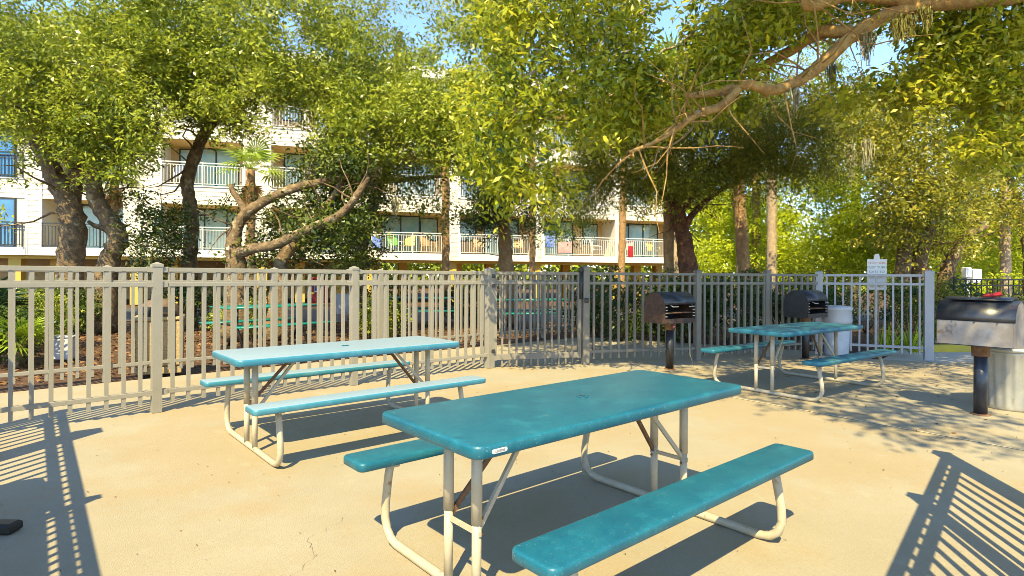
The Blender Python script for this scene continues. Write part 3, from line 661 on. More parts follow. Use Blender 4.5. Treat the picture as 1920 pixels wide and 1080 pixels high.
def unit(a): return a / (np.linalg.norm(a, axis=1, keepdims=True) + 1e-9)
def clump_noise(P, s, seed):
    r = np.random.default_rng(seed); out = np.zeros(len(P))
    for k in range(7):
        d = r.normal(size=3); d /= np.linalg.norm(d); out += np.sin(P @ d * s * r.uniform(.6, 1.7) + r.uniform(0, 6.28))
    return out / 2.0
def leaves_at(sprigs, per, spread, size, name, m, parent, flat=.4, droop=-.1, aspect=.42, seed=0, up=.6):
    r = np.random.default_rng(seed + 5); ns = len(sprigs)
    sd = unit(r.normal(size=(ns, 3)) * np.array([1, 1, flat]) + np.array([0, -.15, droop]))
    k = np.repeat(np.arange(ns), per); n = len(k)
    along = r.uniform(-.5, 1.0, (n, 1)) * spread * 1.6
    pos = sprigs[k] + sd[k] * along + r.normal(size=(n, 3)) * spread * .30
    ax = unit(sd[k] * .9 + r.normal(size=(n, 3)) * .75 + np.array([0, 0, droop]))
    nr = unit(r.normal(size=(n, 3)) * .62 + np.array([-.13, -.62, up + .15]))
    ln = size * r.uniform(.65, 1.35, n) * np.repeat(r.uniform(.8, 1.2, ns), per); wd = ln * aspect * r.uniform(.8, 1.2, n)
    ts = np.clip(.5 + .16 * clump_noise(sprigs, 1.6, seed + 40), 0, 1) * .5 + r.uniform(0, 1, ns) * .5
    tn = np.clip(ts[k] * .62 + r.uniform(0, 1, n) * .38, 0, 1)
    o = bpy.data.objects.new(name, leaf_mesh(name, pos.astype(np.float32), ax, nr, ln, wd, m, tone=tn)); link(o, parent); return o
GAPS = []
for x, y, rr_ in ((540, 50, 32), (575, 88, 26), (612, 100, 14), (778, 45, 42), (812, 60, 22), (850, 105, 30), (905, 110, 24), (715, 105, 18), (872, 20, 24), (55, 12, 26), (95, 8, 22), (300, 205, 16), (505, 215, 16), (560, 215, 30), (1640, 112, 40), (1586, 150, 22), (1695, 95, 22), (1600, 90, 18), (1490, 175, 20), (1790, 20, 14), (1500, 90, 14), (1905, 110, 22), (1600, 280, 12), (1500, 285, 10), (380, 160, 8), (330, 330, 36), (420, 330, 36)):
    p = at(x, y, 14); GAPS.append((p.x, p.y, p.z, rr_ / F * 14))
def region(rects, d0, d1, seed, cs=1.1, thr=-.5, jit=14):
    """sprig positions: boxes of (x0,y0,x1,y1,count) seen in the photo, spread through depth d0..d1, thinned into clumps"""
    r = np.random.default_rng(seed); out = []
    for q_ in rects:
        x0, y0, x1, y1, n = q_[:5]; a, b_ = (q_[5], q_[6]) if len(q_) > 5 else (d0, d1)
        px = r.uniform(x0, x1, n) + r.normal(0, jit, n); py = r.uniform(y0, y1, n) + r.normal(0, jit, n); d = r.uniform(a, b_, n)
        u = px - 960 + RO * (py - Y0); v = py - Y0 - RO * (px - 960)
        out.append(np.stack([u / F * d, d, CH - v / F * d], 1))
    P = np.concatenate(out); P = P[P[:, 2] > .05]
    for (hx, hy, hz, hr) in GAPS:                        # airy gaps between the limbs, tunnels through the crowns
        a = np.array([hx, hy, hz]); t = P[:, 1:2] / hy; q2 = P - a * t - np.array([0, 0, CH]) * (1 - t)
        P = P[np.abs(np.linalg.norm(q2, axis=1)) / np.maximum(t[:, 0], .1) > hr * r.uniform(.6, 1.35, len(P))]
    return P[clump_noise(P, cs, seed + 1) + .45 * clump_noise(P, cs * 2.6, seed + 2) > thr]
def blob(c, rad, n, seed, cs=3.0, thr=-.5):
    r = np.random.default_rng(seed); d = unit(r.normal(size=(n, 3))) * (r.uniform(.25, 1, (n, 1)) ** .5)
    P = np.array(c) + d * np.array(rad); P = P[P[:, 2] > .03]
    return P[clump_noise(P, cs, seed + 1) > thr]

def limb(mb, pts, d, n=11, dd=None):
    """bark tube through photo points (x, y, radius px) at distance d; dd = extra depth for each point"""
    W = []; R = []
    for i, (x, y, r_) in enumerate(pts):
        dist = d + (dd[i] if dd else 0); W.append(at(x, y, dist)); R.append(r_ * dist / F)
    # smooth by one round of subdivision
    P = []; Q = []
    for i in range(len(W) - 1):
        for t in (0, .2, .4, .6, .8):
            a = W[max(i - 1, 0)]; b_ = W[i]; c = W[i + 1]; e = W[min(i + 2, len(W) - 1)]
            P.append(.5 * ((2 * b_) + (c - a) * t + (2 * a - 5 * b_ + 4 * c - e) * t * t + (3 * b_ - a - 3 * c + e) * t ** 3)); Q.append(R[i] * (1 - t) + R[i + 1] * t)
    P.append(W[-1]); Q.append(R[-1])
    Q = [r_ * (1 + .07 * math.sin(3.1 * i + W[0].x)) for i, r_ in enumerate(Q)]
    mb.tube(P, Q, n, jitter=.11); return P
def twigs(mb, P, n, ln, r0, seed, up=.3):
    rr = random.Random(seed)
    for i in range(n):
        p = P[rr.randrange(len(P) // 3, len(P))]; dr = Vector((rr.gauss(0, 1), rr.gauss(0, 1), rr.gauss(up, .6))).normalized(); pts = [p]
        for k in range(4):
            dr = (dr + Vector((rr.gauss(0, .35), rr.gauss(0, .35), rr.gauss(0, .3)))).normalized(); pts.append(pts[-1] + dr * ln / 4)
        mb.tube(pts, [r0, r0 * .8, r0 * .6, r0 * .4, r0 * .2], 5)
def ground_pt(px, d): p = at(px, 500, d); return p
def tree(name, label, base_px, d, cat='tree', group=None):
    p = at(base_px, 600, d); return empty(name, (0, 0, 0), 0, label, cat, group)
def below(px, d):   # photo row at which the ground lies at distance d
    return Y0 + RO * (px - 960) + CH / d * F

# ---- left live oaks
OAK = 'live oaks behind the fences'
tA = tree('oak_tree', 'thick leaning oak, leftmost trunk, forking above the fence', 140, 13.6, group=OAK)
m_ = MB()
P = limb(m_, [(128, below(128, 13.6), 32), (130, 560, 25), (132, 500, 22), (139, 440, 22), (132, 390, 20), (108, 340, 17), (88, 300, 15), (62, 250, 13.6), (30, 205, 11), (-10, 150, 8)], 13.6)
P2_ = limb(m_, [(130, 392, 15), (140, 345, 13.6), (146, 310, 12), (158, 260, 10), (180, 200, 8), (190, 120, 6)], 13.6, dd=[0, .2, .4, .7, 1, 1.4])
twigs(m_, P, 14, 1.6, .035, 1); twigs(m_, P2_, 12, 1.6, .035, 2); m_.build('trunk', M['bark'], tA)
sA = region([(-160, -140, 300, 60, 900), (-160, 40, 300, 180, 1250), (-120, 170, 290, 240, 620), (60, 230, 285, 300, 420), (-60, 235, 60, 265, 50), (120, 295, 240, 335, 80), (0, 330, 60, 400, 6)], 11.0, 16.5, 21, 1.3, -.75)
leaves_at(sA, 34, .30, .100, 'crown', M['leaf_oak'], tA, seed=1)
tB = tree('oak_tree', 'crooked oak trunk bending left then right beside the leftmost oak', 205, 13.8, group=OAK)
m_ = MB()
P = limb(m_, [(190, below(190, 13.8), 26), (200, 520, 20), (208, 478, 17), (222, 450, 17), (208, 415, 16), (188, 388, 15), (176, 355, 14), (178, 320, 14), (196, 296, 12), (212, 262, 9), (236, 200, 7), (270, 110, 5)], 13.8)
limb(m_, [(202, 430, 6), (176, 422, 4), (166, 415, 3)], 13.8); twigs(m_, P, 12, 1.5, .03, 3); m_.build('trunk', M['bark'], tB)
sB = region([(230, -140, 520, 60, 800), (260, 50, 520, 170, 950), (300, 165, 420, 215, 170), (420, 170, 520, 250, 120)], 11.5, 17, 31, 1.3, -.75)
leaves_at(sB, 34, .30, .100, 'crown', M['leaf_oak'], tB, seed=2)
leaves_at(region([(240, 380, 335, 440, 90, 12.5, 14.5), (245, 430, 345, 505, 90, 12.5, 14.5), (330, 400, 350, 440, 12, 13, 14)], 12.5, 14.5, 32, 2.2, -.5), 26, .26, .10, 'low_crown', M['leaf_dark'], tB, seed=22)
tC = tree('oak_tree', 'slender mottled oak trunk crossing the balconies, third from the left', 355, 14.6, group=OAK)
m_ = MB()
P = limb(m_, [(350, below(350, 14.6), 18), (354, 540, 14), (356, 480, 12), (360, 420, 12), (354, 370, 11.5), (352, 335, 11), (366, 290, 10.5), (384, 250, 10), (404, 225, 8), (440, 205, 6), (480, 190, 4)], 14.6)
P2_ = limb(m_, [(390, 240, 6), (384, 200, 5), (376, 140, 4), (380, 60, 3)], 14.6); limb(m_, [(358, 400, 7), (372, 395, 5)], 14.6)
twigs(m_, P, 12, 1.4, .03, 5); twigs(m_, P2_, 8, 1.4, .03, 6); m_.build('trunk', M['bark'], tC)
sC = region([(500, -140, 760, 40, 700), (500, 30, 560, 110, 60), (560, 30, 760, 190, 1050), (500, 110, 570, 200, 190), (560, 190, 640, 230, 90), (380, 190, 440, 230, 60)], 12.5, 18, 41, 1.4, -.65)
leaves_at(sC, 34, .30, .100, 'crown', M['leaf_oak'], tC, seed=3)
tD = tree('sprawling_oak', 'low sprawling oak with long mossy limbs reaching right over the fence', 450, 12.3, group=OAK)
m_ = MB()
P = limb(m_, [(440, below(440, 12.3), 24), (444, 540, 20), (442, 490, 17), (438, 455, 14), (444, 425, 11), (462, 400, 10), (500, 375, 9), (545, 355, 8), (600, 341, 7.5), (650, 331, 6), (690, 322, 3.5)], 12.3)
P2_ = limb(m_, [(440, 480, 14), (466, 468, 10), (512, 460, 9), (545, 446, 9), (590, 425, 8.5), (630, 408, 8), (655, 386, 7), (670, 366, 7), (690, 330, 5)], 12.3, dd=[0, -.2, -.4, -.6, -.8, -1, -1.1, -1.2, -1.2])
P3_ = limb(m_, [(515, below(515, 12.4), 20), (522, 540, 15), (528, 490, 12), (545, 465, 10), (575, 430, 9), (600, 400, 8), (625, 370, 6), (650, 320, 5)], 12.4)
limb(m_, [(462, 400, 8), (450, 378, 6), (436, 358, 5), (433, 345, 4)], 12.3)
twigs(m_, P, 9, .9, .025, 7); twigs(m_, P2_, 9, .9, .025, 8); twigs(m_, P3_, 12, 1.1, .025, 9); m_.build('trunk', M['bark'], tD)
sD = region([(490, 385, 650, 470, 190), (570, 345, 690, 430, 150), (560, 280, 660, 335, 120), (640, 400, 715, 500, 95), (600, 460, 690, 500, 40), (400, 360, 450, 420, 12), (480, 440, 560, 500, 40), (700, 350, 750, 400, 45), (600, 285, 720, 322, 100, 11.6, 12.8), (560, 400, 690, 450, 70, 11.2, 12.2), (440, 440, 520, 490, 25, 11.6, 12.4)], 12.3, 14, 51, 2.0, -.55)
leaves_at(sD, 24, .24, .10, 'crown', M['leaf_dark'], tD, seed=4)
tE = tree('oak_tree', 'tall oak whose crown hides the upper balconies in the middle', 735, 17, group=OAK)
m_ = MB()
P = limb(m_, [(668, below(668, 17.5), 16), (672, 500, 12), (690, 420, 11), (712, 340, 10), (728, 290, 10), (738, 230, 9), (742, 150, 8), (750, 60, 5)], 17.5); twigs(m_, P, 18, 1.6, .03, 10)
limb(m_, [(712, 340, 6), (760, 336, 5), (830, 330, 3)], 17.5)
m_.build('trunk', M['bark'], tE)
sE = region([(620, 180, 940, 330, 1300), (740, -140, 960, 30, 420), (740, 20, 960, 190, 620), (640, 320, 720, 380, 70), (760, 325, 930, 375, 220), (800, 370, 870, 415, 70), (880, 190, 960, 300, 200)], 12.0, 15.5, 61, 1.3, -.55)
leaves_at(sE, 34, .30, .100, 'crown', M['leaf_oak'], tE, seed=5)

# ---- the big overhanging oak on the right: trunk beyond the right edge, limbs across the top
tR = tree('overhanging_oak', 'big oak with ochre limbs and yellow green leaves hanging in from the upper right', 2100, 9, group=None)
m_ = MB()
base = Vector((10.6, 8.6, 0))
m_.tube([base, base + Vector((-.1, 0, 1.5)), base + Vector((-.35, -.1, 3.0)), base + Vector((-.8, -.2, 4.4))], [.55, .42, .38, .34], 14, jitter=.08)
fork = base + Vector((-.8, -.2, 4.4))
P = limb(m_, [(2060, -70, 30), (1960, -25, 20), (1850, 0, 15), (1740, 8, 14), (1660, 30, 14), (1600, 66, 13), (1545, 115, 12), (1500, 150, 11), (1450, 168, 10), (1400, 158, 9), (1350, 172, 8), (1290, 180, 5)], 6.7)
m_.tube([fork, at(2060, -70, 6.7)], [.30, .19], 12)
P2_ = limb(m_, [(1385, 166, 8), (1350, 200, 8), (1310, 212, 7), (1270, 240, 6), (1230, 265, 4), (1180, 285, 3)], 6.6)
P3_ = limb(m_, [(1600, 62, 12), (1540, 60, 12), (1490, 90, 10), (1440, 118, 8), (1400, 140, 5)], 6.7, dd=[0, .2, .5, .8, 1.0])
P4_ = limb(m_, [(1720, 6, 13), (1600, -10, 12), (1520, 10, 11), (1505, -20, 8), (1440, -60, 6)], 6.7, dd=[0, -.2, -.4, -.5, -.6])
P5_ = limb(m_, [(2000, 40, 16), (1930, 62, 14), (1870, 95, 13), (1830, 130, 11), (1808, 160, 7)], 8.6)
m_.tube([fork, at(2000, 40, 8.6)], [.28, .14], 10)
P6_ = limb(m_, [(2060, -70, 22), (2100, -400, 20), (1900, -800, 14), (1500, -1200, 8)], 7.4, dd=[.8, -.4, -2, -3.4])
for i, pp in enumerate((P, P2_, P3_, P4_, P5_)): twigs(m_, pp, 18, 1.1, .012, 20 + i, .0)
m_.build('trunk', M['bark_orange'], tR)
# bare twigs hanging in the crown
m_ = MB()
rr = random.Random(5)
for x, y in ((1180, 90), (1080, 130), (1300, 60), (1390, 20), (1240, 150), (1150, 180), (1330, 190), (1210, 20), (1440, 40), (1000, 130)):
    pts = [(x, y, 2.6)]
    for k in range(6): pts.append((pts[-1][0] + rr.uniform(-34, 6), pts[-1][1] + rr.uniform(4, 30), max(.5, 2.4 - k * .35)))
    limb(m_, pts, 7.6 + rr.uniform(-.5, .5), 5)
m_.build('bare_twig', M['bark_pale'], tR, kind='stuff')
sR = region([(905, -140, 1180, 40, 420), (905, 30, 1180, 180, 560), (1170, -140, 1480, 60, 330), (1170, 50, 1400, 200, 420), (880, 170, 1080, 300, 360), (1060, 180, 1240, 250, 170), (900, 290, 1060, 350, 130), (930, 345, 1040, 400, 60),
             (1730, -140, 2000, 60, 380), (1770, 40, 2000, 180, 430), (1800, 150, 2000, 300, 330), (1470, -140, 1740, -60, 110), (1400, -20, 1500, 70, 70), (1700, 60, 1800, 190, 150), (1480, 0, 1600, 60, 60), (1560, 150, 1720, 190, 50), (1600, -10, 1740, 20, 40)], 6.6, 9.4, 71, 1.9, -.55, 12)
leaves_at(sR, 30, .24, .098, 'crown', M['leaf_near'], tR, seed=6, aspect=.40, droop=-.25)
# the part of the crown above the patio, over the frame: it casts the dappled shade
r = np.random.default_rng(77); n = 3300
X = r.uniform(.5, 11, n); Y = r.uniform(-3.5, 9.0, n); Z = r.uniform(6.3, 8.2, n)
S = np.stack([X, Y, Z], 1)
gx = X + .2 * .839 * Z * 1.0; gy = Y + .98 * .839 * Z          # where its shade lands
keep = (gx * 1.27 + gy > 9.3 + .35 * np.sin(gx * 3.1) + .25 * np.sin(gy * 5)) & (clump_noise(S, 2.6, 78) > -.15) & ((Z - CH) / np.maximum(Y, .2) > .52)
n = 4600; X = r.uniform(.2, 9, n); Y = r.uniform(3.5, 9.0, n); Z = r.uniform(5.7, 7.6, n); S2 = np.stack([X, Y, Z], 1)  # denser unseen leaves, added to darken the gate and right fence
gx = X + .168 * Z; gy = Y + .822 * Z
keep2 = (gy > 9.0) & (gx > .9) & ((Z - CH) / Y > .50) & (clump_noise(S2, 2.6, 79) > -.75)
S = np.concatenate([S[keep], S2[keep2]]); gx = S[:, 0] + .168 * S[:, 2]; gy = S[:, 1] + .822 * S[:, 2]
keep = ~((gx < 3.3) & (gy > 10.2))
leaves_at(S[keep], 16, .25, .125, 'upper_crown', M['leaf_near'], tR, seed=7, droop=-.2)
def moss(parent, px, py, d, wpx, hpx, n, m, seed):
    rr = random.Random(seed); mb = MB()
    for i in range(int(n * 2.2)):
        x = px + rr.gauss(0, wpx * .35); y = py + rr.uniform(-4, 10); L = hpx * rr.uniform(.4, 1.0) * (1 - .5 * abs(x - px) / wpx); pts = []
        for k in range(5): pts.append(at(x + rr.gauss(0, wpx * .06) * k * .5, y + L * k / 4, d + rr.uniform(-.12, .12)))
        mb.tube(pts, [.006, .009, .008, .006, .003], 3, caps=False)
    o = mb.build('hanging_moss', m, parent); o['kind'] = 'stuff'; return o
moss(tR, 1690, 28, 6.6, 34, 55, 60, M['moss_gold'], 1)
moss(tR, 1560, 120, 9, 12, 60, 14, M['moss'], 2); moss(tR, 1625, 60, 6.7, 22, 60, 26, M['moss'], 12); moss(tR, 1735, 14, 6.6, 22, 46, 26, M['moss_gold'], 13); moss(tR, 1490, 165, 6.7, 14, 50, 16, M['moss'], 14); moss(tR, 1812, 170, 8.5, 26, 70, 30, M['moss'], 15)
moss(tD, 692, 305, 13.4, 26, 62, 60, M['moss'], 3)
moss(tD, 742, 370, 13.2, 16, 36, 22, M['moss'], 4)

# ---- cedars and palms in the middle
CED = 'dark cedars by the gate'
tG = tree('cedar_tree', 'dark feathery cedar with a twisted red brown trunk right of the gate', 1290, 12.2, group=None)
m_ = MB()
P = limb(m_, [(1300, below(1300, 12.2), 26), (1294, 560, 19), (1290, 505, 17), (1284, 460, 15), (1276, 420, 14), (1270, 385, 12), (1262, 340, 9), (1250, 290, 6)], 12.2)
for q_ in ([(1280, 435, 7), (1300, 400, 6), (1330, 372, 5), (1362, 350, 4), (1420, 320, 2)], [(1276, 400, 6), (1298, 370, 5), (1316, 340, 4), (1335, 300, 2)], [(1270, 390, 6), (1238, 360, 4), (1190, 335, 3), (1140, 320, 2)], [(1272, 400, 6), (1286, 350, 5), (1300, 280, 3)], [(1266, 360, 5), (1400, 280, 4), (1500, 250, 2)]): P += limb(m_, q_, 12.1)
twigs(m_, P, 30, 1.0, .016, 30, .1); m_.build('trunk', M['bark_red'], tG)
sG = region([(1090, 210, 1560, 290, 620), (1150, 160, 1560, 230, 420), (1080, 280, 1330, 350, 340), (1200, 330, 1420, 375, 150), (1330, 280, 1600, 345, 330), (1060, 330, 1210, 390, 100), (1080, 395, 1150, 425, 20)], 10.6, 13.6, 81, 1.8, -.6)
leaves_at(sG, 54, .26, .08, 'crown', M['leaf_cedar'], tG, seed=8, aspect=.26, flat=.35, droop=-.25)
tF = tree('cedar_tree', 'smaller green cedar with a sunlit straight trunk left of the gate post', 948, 16, group=None)
m_ = MB()
P = limb(m_, [(950, below(950, 16), 18), (950, 520, 14), (948, 480, 13), (946, 440, 12), (940, 400, 10), (935, 350, 8), (930, 290, 5)], 16); twigs(m_, P, 26, 1.0, .015, 31, .2); m_.build('trunk', M['bark_palm'], tF)
sF = region([(900, 330, 970, 400, 210), (885, 385, 935, 430, 70), (950, 380, 1050, 430, 110), (890, 260, 1010, 340, 240), (1020, 380, 1100, 440, 70)], 14.6, 17, 91, 2.4, -.7)
leaves_at(sF, 40, .22, .085, 'crown', M['leaf_shade'], tF, seed=9, aspect=.3, flat=.5)

def fan_frond(n=15, R=.62, w_=.06, droop=.55):
    P = []; Fc = []
    L0 = .5
    for i in range(n):
        a = math.radians(-105 + 210 * i / (n - 1)); dx, dy = math.cos(a), math.sin(a); l_ = R * (.75 + .25 * math.cos(a))
        b = len(P); sx, sy = -dy * w_ / 2, dx * w_ / 2
        P += [(L0, 0, 0), (L0 + dx * l_ * .55 + sx, dy * l_ * .55 + sy, .02), (L0 + dx * l_, dy * l_, -droop * l_ * .45), (L0 + dx * l_ * .55 - sx, dy * l_ * .55 - sy, .02)]
        Fc.append((b, b + 1, b + 2, b + 3))
    b = len(P); P += [(0, -.012, 0), (L0, -.008, 0), (L0, .008, 0), (0, .012, 0), (0, 0, -.02), (L0, 0, -.012)]; Fc += [(b, b + 1, b + 2, b + 3), (b, b + 4, b + 5, b + 1), (b + 3, b + 2, b + 5, b + 4)]
    return MB().add(P, Fc)
FR = {k: fan_frond().mesh('frond', M[k]) for k in ('frond', 'frond_dark', 'frond_dead')}
def palm(px, d, top_py, rpx, label, bark='bark_palm', n=16, fk='frond', scale=1.0, dead=0, lean=0, group='cabbage palms', crown=True, top_px=None):
    t = empty('palm_tree', (0, 0, 0), 0, label, 'palm tree', group)
    m_ = MB(); tx = top_px if top_px is not None else px
    yb = below(px, d); pts = [(px, yb, rpx * 1.25)] + [(px + (tx - px) * k / 5, yb + (top_py - yb) * k / 5 , rpx * (1.08 - .03 * k)) for k in range(1, 6)]
    limb(m_, pts, d, 12); m_.build('trunk', M[bark], t)
    top = at(tx, top_py, d); rr = random.Random(int(px * 7 + d))
    if crown:
        for i in range(n):
            el = rr.uniform(-.5, 1.2); part('frond', FR[fk], t, top + Vector((0, 0, .05)), (rr.uniform(-.3, .3), -el, rr.uniform(0, 6.28)), (scale * rr.uniform(.8, 1.15),) * 3)
        for i in range(dead):
            part('dead_frond', FR['frond_dead'], t, top - Vector((0, 0, .15 + rr.uniform(0, .5))), (rr.uniform(-.3, .3), rr.uniform(.9, 1.45), rr.uniform(0, 6.28)), (scale * rr.uniform(.6, .85),) * 3)
    return t
palm(214, 20, 330, 8, 'small palm with hanging brown dead fronds behind the crooked oak', n=14, dead=14, scale=1.0)
palm(470, 22, 318, 8, 'bright green fan palm standing between two balconies', n=18, dead=8, scale=1.25, bark='bark_palm')
palm(836, 20, 250, 7, 'orange palm trunk against the white pier left of the small cedar', n=14)
palm(998, 21, 240, 5.5, 'thin orange palm trunk just right of the small cedar', n=14)
palm(1163, 22, 240, 6.5, 'slim leaning palm trunk in front of the balcony with the coral towel', n=14, top_px=1172)
palm(1254, 12.6, 150, 9.5, 'straight palm trunk standing close left of the twisted cedar trunk', n=14, bark='bark_palm')
palm(1402, 15, 150, 11, 'dark leaning palm trunk, left one of the pair beyond the shaded fence', n=14, top_px=1372, bark='bark_palm')
palm(1389, 19, 230, 7, 'sunlit palm trunk half hidden behind the dark leaning palm', n=10, bark='bark_pale')
palm(1418, 20, 220, 7, 'ochre palm trunk with old leaf bases between two palm trunks', n=10, dead=8)
palm(1447, 17, 200, 8.5, 'pale pink gray palm trunk in front of the bright shrubs', n=14, bark='bark_pale')
palm(1885, 19, 200, 8, 'pale palm trunk rising beyond the black fence at the right edge', n=14, bark='bark_pale')
palm(1266, 23, 260, 8, 'pale palm trunk seen behind the twisted cedar trunk', n=10, bark='bark_pale')

# ---- right background trees and shrubs
BT = 'broadleaf trees beyond the right fence'
def broad(px, d, rects, d0, d1, key, label, seed, trunk, bark='bark', size=.11, per=24, group=BT, cs=1.3, thr=-.6):
    t = empty('broadleaf_tree', (0, 0, 0), 0, label, 'tree', group); m_ = MB(); P = []
    for q_ in trunk: P += limb(m_, q_, d)
    twigs(m_, P, 16, 1.3, .022, seed); m_.build('trunk', M[bark], t)
    leaves_at(region(rects, d0, d1, seed, cs, thr), per, .30, size, 'crown', M[key], t, seed=seed)
    return t
broad(1690, 15.5, [(1560, 170, 1760, 290, 520), (1640, 280, 1830, 400, 560), (1700, 380, 1850, 470, 260), (1640, 390, 1720, 470, 120), (1740, 150, 1900, 260, 260)], 13.5, 18, 'leaf_olive', 'dark olive oak with several trunks beyond the notice', 111,
      [[(1690, below(1690, 15.5), 22), (1690, 540, 16), (1694, 490, 13), (1700, 440, 11), (1712, 380, 9), (1730, 300, 6)], [(1728, below(1728, 15.5), 22), (1728, 530, 17), (1724, 490, 14), (1740, 440, 10), (1770, 380, 7)], [(1768, below(1768, 15.5), 18), (1775, 520, 13), (1784, 488, 11), (1798, 460, 9), (1818, 438, 7), (1850, 420, 4), (1720 + 60, 405, 3)]])
broad(1850, 20, [(1780, 250, 1990, 360, 620), (1830, 350, 1990, 440, 380), (1760, 330, 1850, 400, 160)], 17, 22, 'leaf_olive', 'olive tree rising at the right edge behind the black fence', 121, [[(1935, below(1935, 20), 14), (1930, 480, 10), (1915, 400, 8), (1890, 320, 5)]])
broad(1620, 22, [(1440, 330, 1640, 420, 620, 18, 20), (1440, 410, 1680, 515, 720, 17.4, 19.5), (1560, 250, 1700, 340, 260, 19, 22)], 18, 21, 'leaf_bright', 'bright yellow green bushy tree behind the pale palm trunk', 131, [[(1560, below(1560, 21), 12), (1562, 470, 8), (1580, 400, 5)]], size=.12)
broad(1370, 25, [(1300, 360, 1450, 440, 360), (1300, 430, 1450, 520, 480, 19.5, 22), (1290, 290, 1460, 370, 280)], 20, 23, 'leaf_bright', 'yellow green bushy tree behind the dark leaning palm', 141, [[(1340, below(1340, 24), 10), (1342, 460, 7), (1350, 400, 4)]], size=.12)
broad(1830, 24, [(1760, 430, 1990, 525, 760), (1840, 400, 1990, 450, 240)], 20, 26, 'leaf_bright', 'low bright shrubby tree behind the white utility box', 151, [[(1860, below(1860, 24), 10), (1862, 480, 7), (1870, 440, 4)]], size=.12)
broad(1640, 26, [(1480, 120, 1760, 240, 420), (1480, 200, 1600, 300, 180), (1500, 30, 1760, 150, 330)], 22, 27, 'leaf_oak', 'tall tree filling the gap under the ochre limb', 161, [[(1600, below(1600, 26), 12), (1602, 420, 9), (1610, 300, 7), (1620, 200, 4)]], size=.13, thr=-.1)
moss(tG, 1595, 270, 13.0, 14, 85, 26, M['moss'], 5); moss(tG, 1625, 262, 13.2, 14, 80, 26, M['moss'], 6); moss(tG, 1548, 285, 13.2, 12, 60, 16, M['moss'], 7)
# far mass of trees behind everything
r = np.random.default_rng(5)
n = 9000; ang = r.uniform(-1.15, 1.15, n); dist = r.uniform(62, 80, n)
FP = np.stack([np.sin(ang) * dist, np.cos(ang) * dist, r.uniform(0, 1, n) ** .8 * (9 + 3 * np.sin(ang * 9) + 2 * np.sin(ang * 23))], 1)
fw = leaves_at(FP, 9, .9, .62, 'far_woods', M['leaf_oak'], None, seed=18, aspect=.7); fw['kind'] = 'stuff'; fw['label'] = 'wood of trees far behind the building'

# shrubs in the planting beds behind the fences
def shrub(x, y, rad, key, label, n, seed, size=.07, group='shrubs in the planting beds', name='shrub'):
    s = empty(name, (x, y, 0), 0, label, 'shrub', group)
    m_ = MB()
    for k in range(5):
        a = k * 1.257 + seed; m_.tube([(0, 0, -.05), (math.cos(a) * rad[0] * .3, math.sin(a) * rad[1] * .3, rad[2] * .6), (math.cos(a) * rad[0] * .6, math.sin(a) * rad[1] * .6, rad[2] * 1.2)], [.02, .014, .006], 5)
    m_.build('stem', M['bark'], s)
    leaves_at(blob((0, 0, rad[2] * .9), rad, n, seed), 14, .10, size, 'foliage', M[key], s, seed=seed)
    return s
sh = [(-7.6, 8.9, (.7, .6, .45), 'leaf_shade', 'dark leafy shrub on the mulch at the far left'), (-8.9, 10.6, (.9, .8, .6), 'leaf_oak', 'sunlit shrub behind the dark far left shrub'),
      (2.3, 12.2, (.8, .6, .75), 'leaf_shade', 'dense dark shrub just right of the gate latch post'), (3.4, 12.0, (.8, .6, .8), 'leaf_shade', 'dense dark shrub behind the charcoal grill'),
      (4.5, 12.1, (.9, .6, .85), 'leaf_shade', 'dense dark shrub between the two barrel grills'), (5.7, 12.4, (.9, .6, .85), 'leaf_shade', 'dense dark shrub behind the black barrel grill'),
      (6.5, 12.2, (.6, .6, .7), 'leaf_shade', 'dark shrub behind the white round bin'), (7.6, 11.2, (.55, .5, .70), 'leaf_shade', 'leafy shrub seen through the gray picket panel'),
      (8.6, 11.9, (.6, .5, .72), 'leaf_cedar', 'feathery green shrub right of the gray end post'), (9.3, 12.1, (.6, .5, .70), 'leaf_shade', 'low dark shrub left of the big grill under the black fence'),
      (12.2, 14.6, (1.2, .8, .8), 'leaf_bright', 'yellow green shrub behind the black fence at the right edge'), (-6.2, 13.2, (.7, .6, .5), 'leaf_oak', 'small sunlit shrub behind the stone receptacle'),
      (-2.9, 12.9, (.6, .5, .5), 'leaf_oak', 'small sunlit shrub between the turquoise tables'), (8.9, 14.6, (1.3, .9, .8), 'leaf_shade', 'broad dark shrub behind the black fence'), (10.4, 12.1, (.8, .5, .55), 'leaf_shade', 'dark shrub in front of the black fence')]
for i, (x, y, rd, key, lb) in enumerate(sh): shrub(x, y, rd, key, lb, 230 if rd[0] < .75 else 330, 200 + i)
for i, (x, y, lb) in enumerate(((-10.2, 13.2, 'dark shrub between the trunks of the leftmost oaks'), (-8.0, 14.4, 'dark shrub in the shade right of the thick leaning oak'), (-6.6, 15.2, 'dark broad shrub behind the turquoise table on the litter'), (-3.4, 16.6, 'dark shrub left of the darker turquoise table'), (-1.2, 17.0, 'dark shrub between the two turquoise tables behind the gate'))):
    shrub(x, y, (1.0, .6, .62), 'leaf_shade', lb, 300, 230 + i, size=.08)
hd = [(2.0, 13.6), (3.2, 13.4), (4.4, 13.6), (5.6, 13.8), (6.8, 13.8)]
for i, (x, y) in enumerate(hd): shrub(x, y, (.9, .7, .85), 'leaf_shade', ('tall back row shrub beyond the shaded fence, %s of five') % ('first', 'second', 'third', 'fourth', 'last')[i], 300, 260 + i, size=.09)
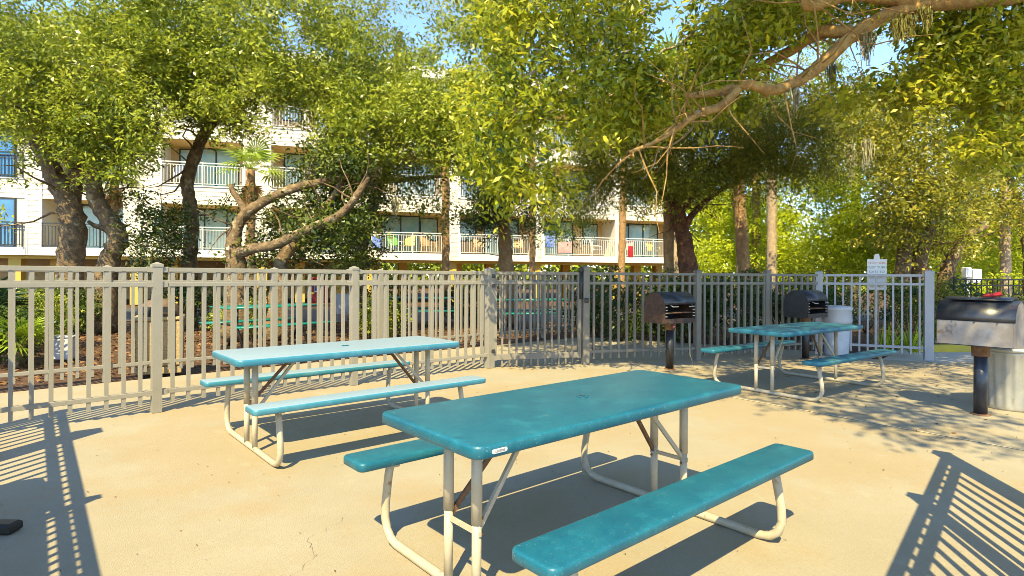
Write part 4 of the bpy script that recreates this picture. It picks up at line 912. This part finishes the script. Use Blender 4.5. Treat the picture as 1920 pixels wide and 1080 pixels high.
for i, (x, y, s_, k) in enumerate(((-8.4, 9.3, 1.0, 'frond_dark'), (-7.3, 8.6, .6, 'frond'), (-9.6, 9.4, 1.1, 'frond_dark'))):
    t = empty('fan_palm', (x, y, 0), 0, ('dark low fan palm at the far left behind the fences', 'small green fan palm growing low on the mulch', 'tallest dark fan palm at the left edge')[i], 'palm shrub'); rr = random.Random(i)
    MB().tube([(0, 0, -.05), (0, 0, .5 * s_)], .08, 8).build('trunk', M['bark'], t)
    for q_ in range(16): part('frond', FR[k], t, (0, 0, .45 * s_), (rr.uniform(-.3, .3), -rr.uniform(.0, 1.2), rr.uniform(0, 6.28)), (s_ * rr.uniform(.8, 1.1),) * 3)
# grassy clumps by the gray panel
r = np.random.default_rng(9)
gp = np.stack([7.0 + r.normal(0, .25, 60), 10.7 + r.normal(0, .2, 60), np.full(60, .0)], 1)
def grass_clump(x, y, label, seed, n=70, h=.55):
    r = np.random.default_rng(seed); pos = np.stack([x + r.normal(0, .05, n), y + r.normal(0, .05, n), np.full(n, .0)], 1)
    ax = unit(np.stack([r.normal(0, .45, n), r.normal(0, .45, n), np.ones(n)], 1)); nr = unit(r.normal(size=(n, 3)))
    o = bpy.data.objects.new('grass_clump', leaf_mesh('grass_clump', pos.astype(np.float32), ax, nr, h * r.uniform(.6, 1.2, n), np.full(n, .022), M['leaf_bright'], .1)); link(o); tag(o, label, 'grass clump', 'grass clumps by the gray panel')
grass_clump(6.65, 10.35, 'spiky grass clump left of the post holding the notice', 1); grass_clump(7.05, 10.25, 'spiky grass clump right of the post holding the notice', 2)
# fallen leaves on the mulch behind the fences
n = 15000; r = np.random.default_rng(13)
X = r.uniform(-12, 11, n); Y = r.uniform(6.6, 17, n); k = (Y > 8.1 + .954 * (X + 5.02)) & (Y > 10.3 + .0 * X) | ((Y > 8.2 + .954 * (X + 5.02)) & (X < -1))
pos = np.stack([X, Y, r.uniform(-.055, -.02, n)], 1)[k]; n = len(pos)
lo = bpy.data.objects.new('leaf_litter', leaf_mesh('leaf_litter', pos.astype(np.float32), unit(r.normal(size=(n, 3)) * np.array([1, 1, .25])), unit(r.normal(size=(n, 3)) * .35 + np.array([0, 0, 1])), r.uniform(.06, .13, n), r.uniform(.03, .06, n), M['litter'])); link(lo); lo['kind'] = 'stuff'; lo['label'] = 'brown fallen leaves on the ground behind the fences'
n = 160; X = r.uniform(1.5, 7, n); Y = r.uniform(5.0, 9.0, n); k = X * 1.27 + Y > 9.5
pos = np.stack([X, Y, r.uniform(.004, .012, n)], 1)[k]; n = len(pos)
po = bpy.data.objects.new('leaf_scatter', leaf_mesh('leaf_scatter', pos.astype(np.float32), unit(r.normal(size=(n, 3)) * np.array([1, 1, .1])), unit(r.normal(size=(n, 3)) * .2 + np.array([0, 0, 1])), r.uniform(.03, .06, n), r.uniform(.015, .03, n), M['litter'])); link(po); po['kind'] = 'stuff'; po['label'] = 'small dry leaves scattered on the dappled concrete'
n = 420; X = r.uniform(-4, 6, n); Y = r.uniform(2.2, 8.5, n); pos = np.stack([X, Y, r.uniform(.003, .008, n)], 1)
gr_ = bpy.data.objects.new('grit', leaf_mesh('grit', pos.astype(np.float32), unit(r.normal(size=(n, 3)) * np.array([1, 1, .1])), unit(r.normal(size=(n, 3)) * .3 + np.array([0, 0, 1])), r.uniform(.006, .022, n), r.uniform(.005, .012, n), M['litter'])); link(gr_); gr_['kind'] = 'stuff'; gr_['label'] = 'specks of grit and leaf crumbs on the concrete'
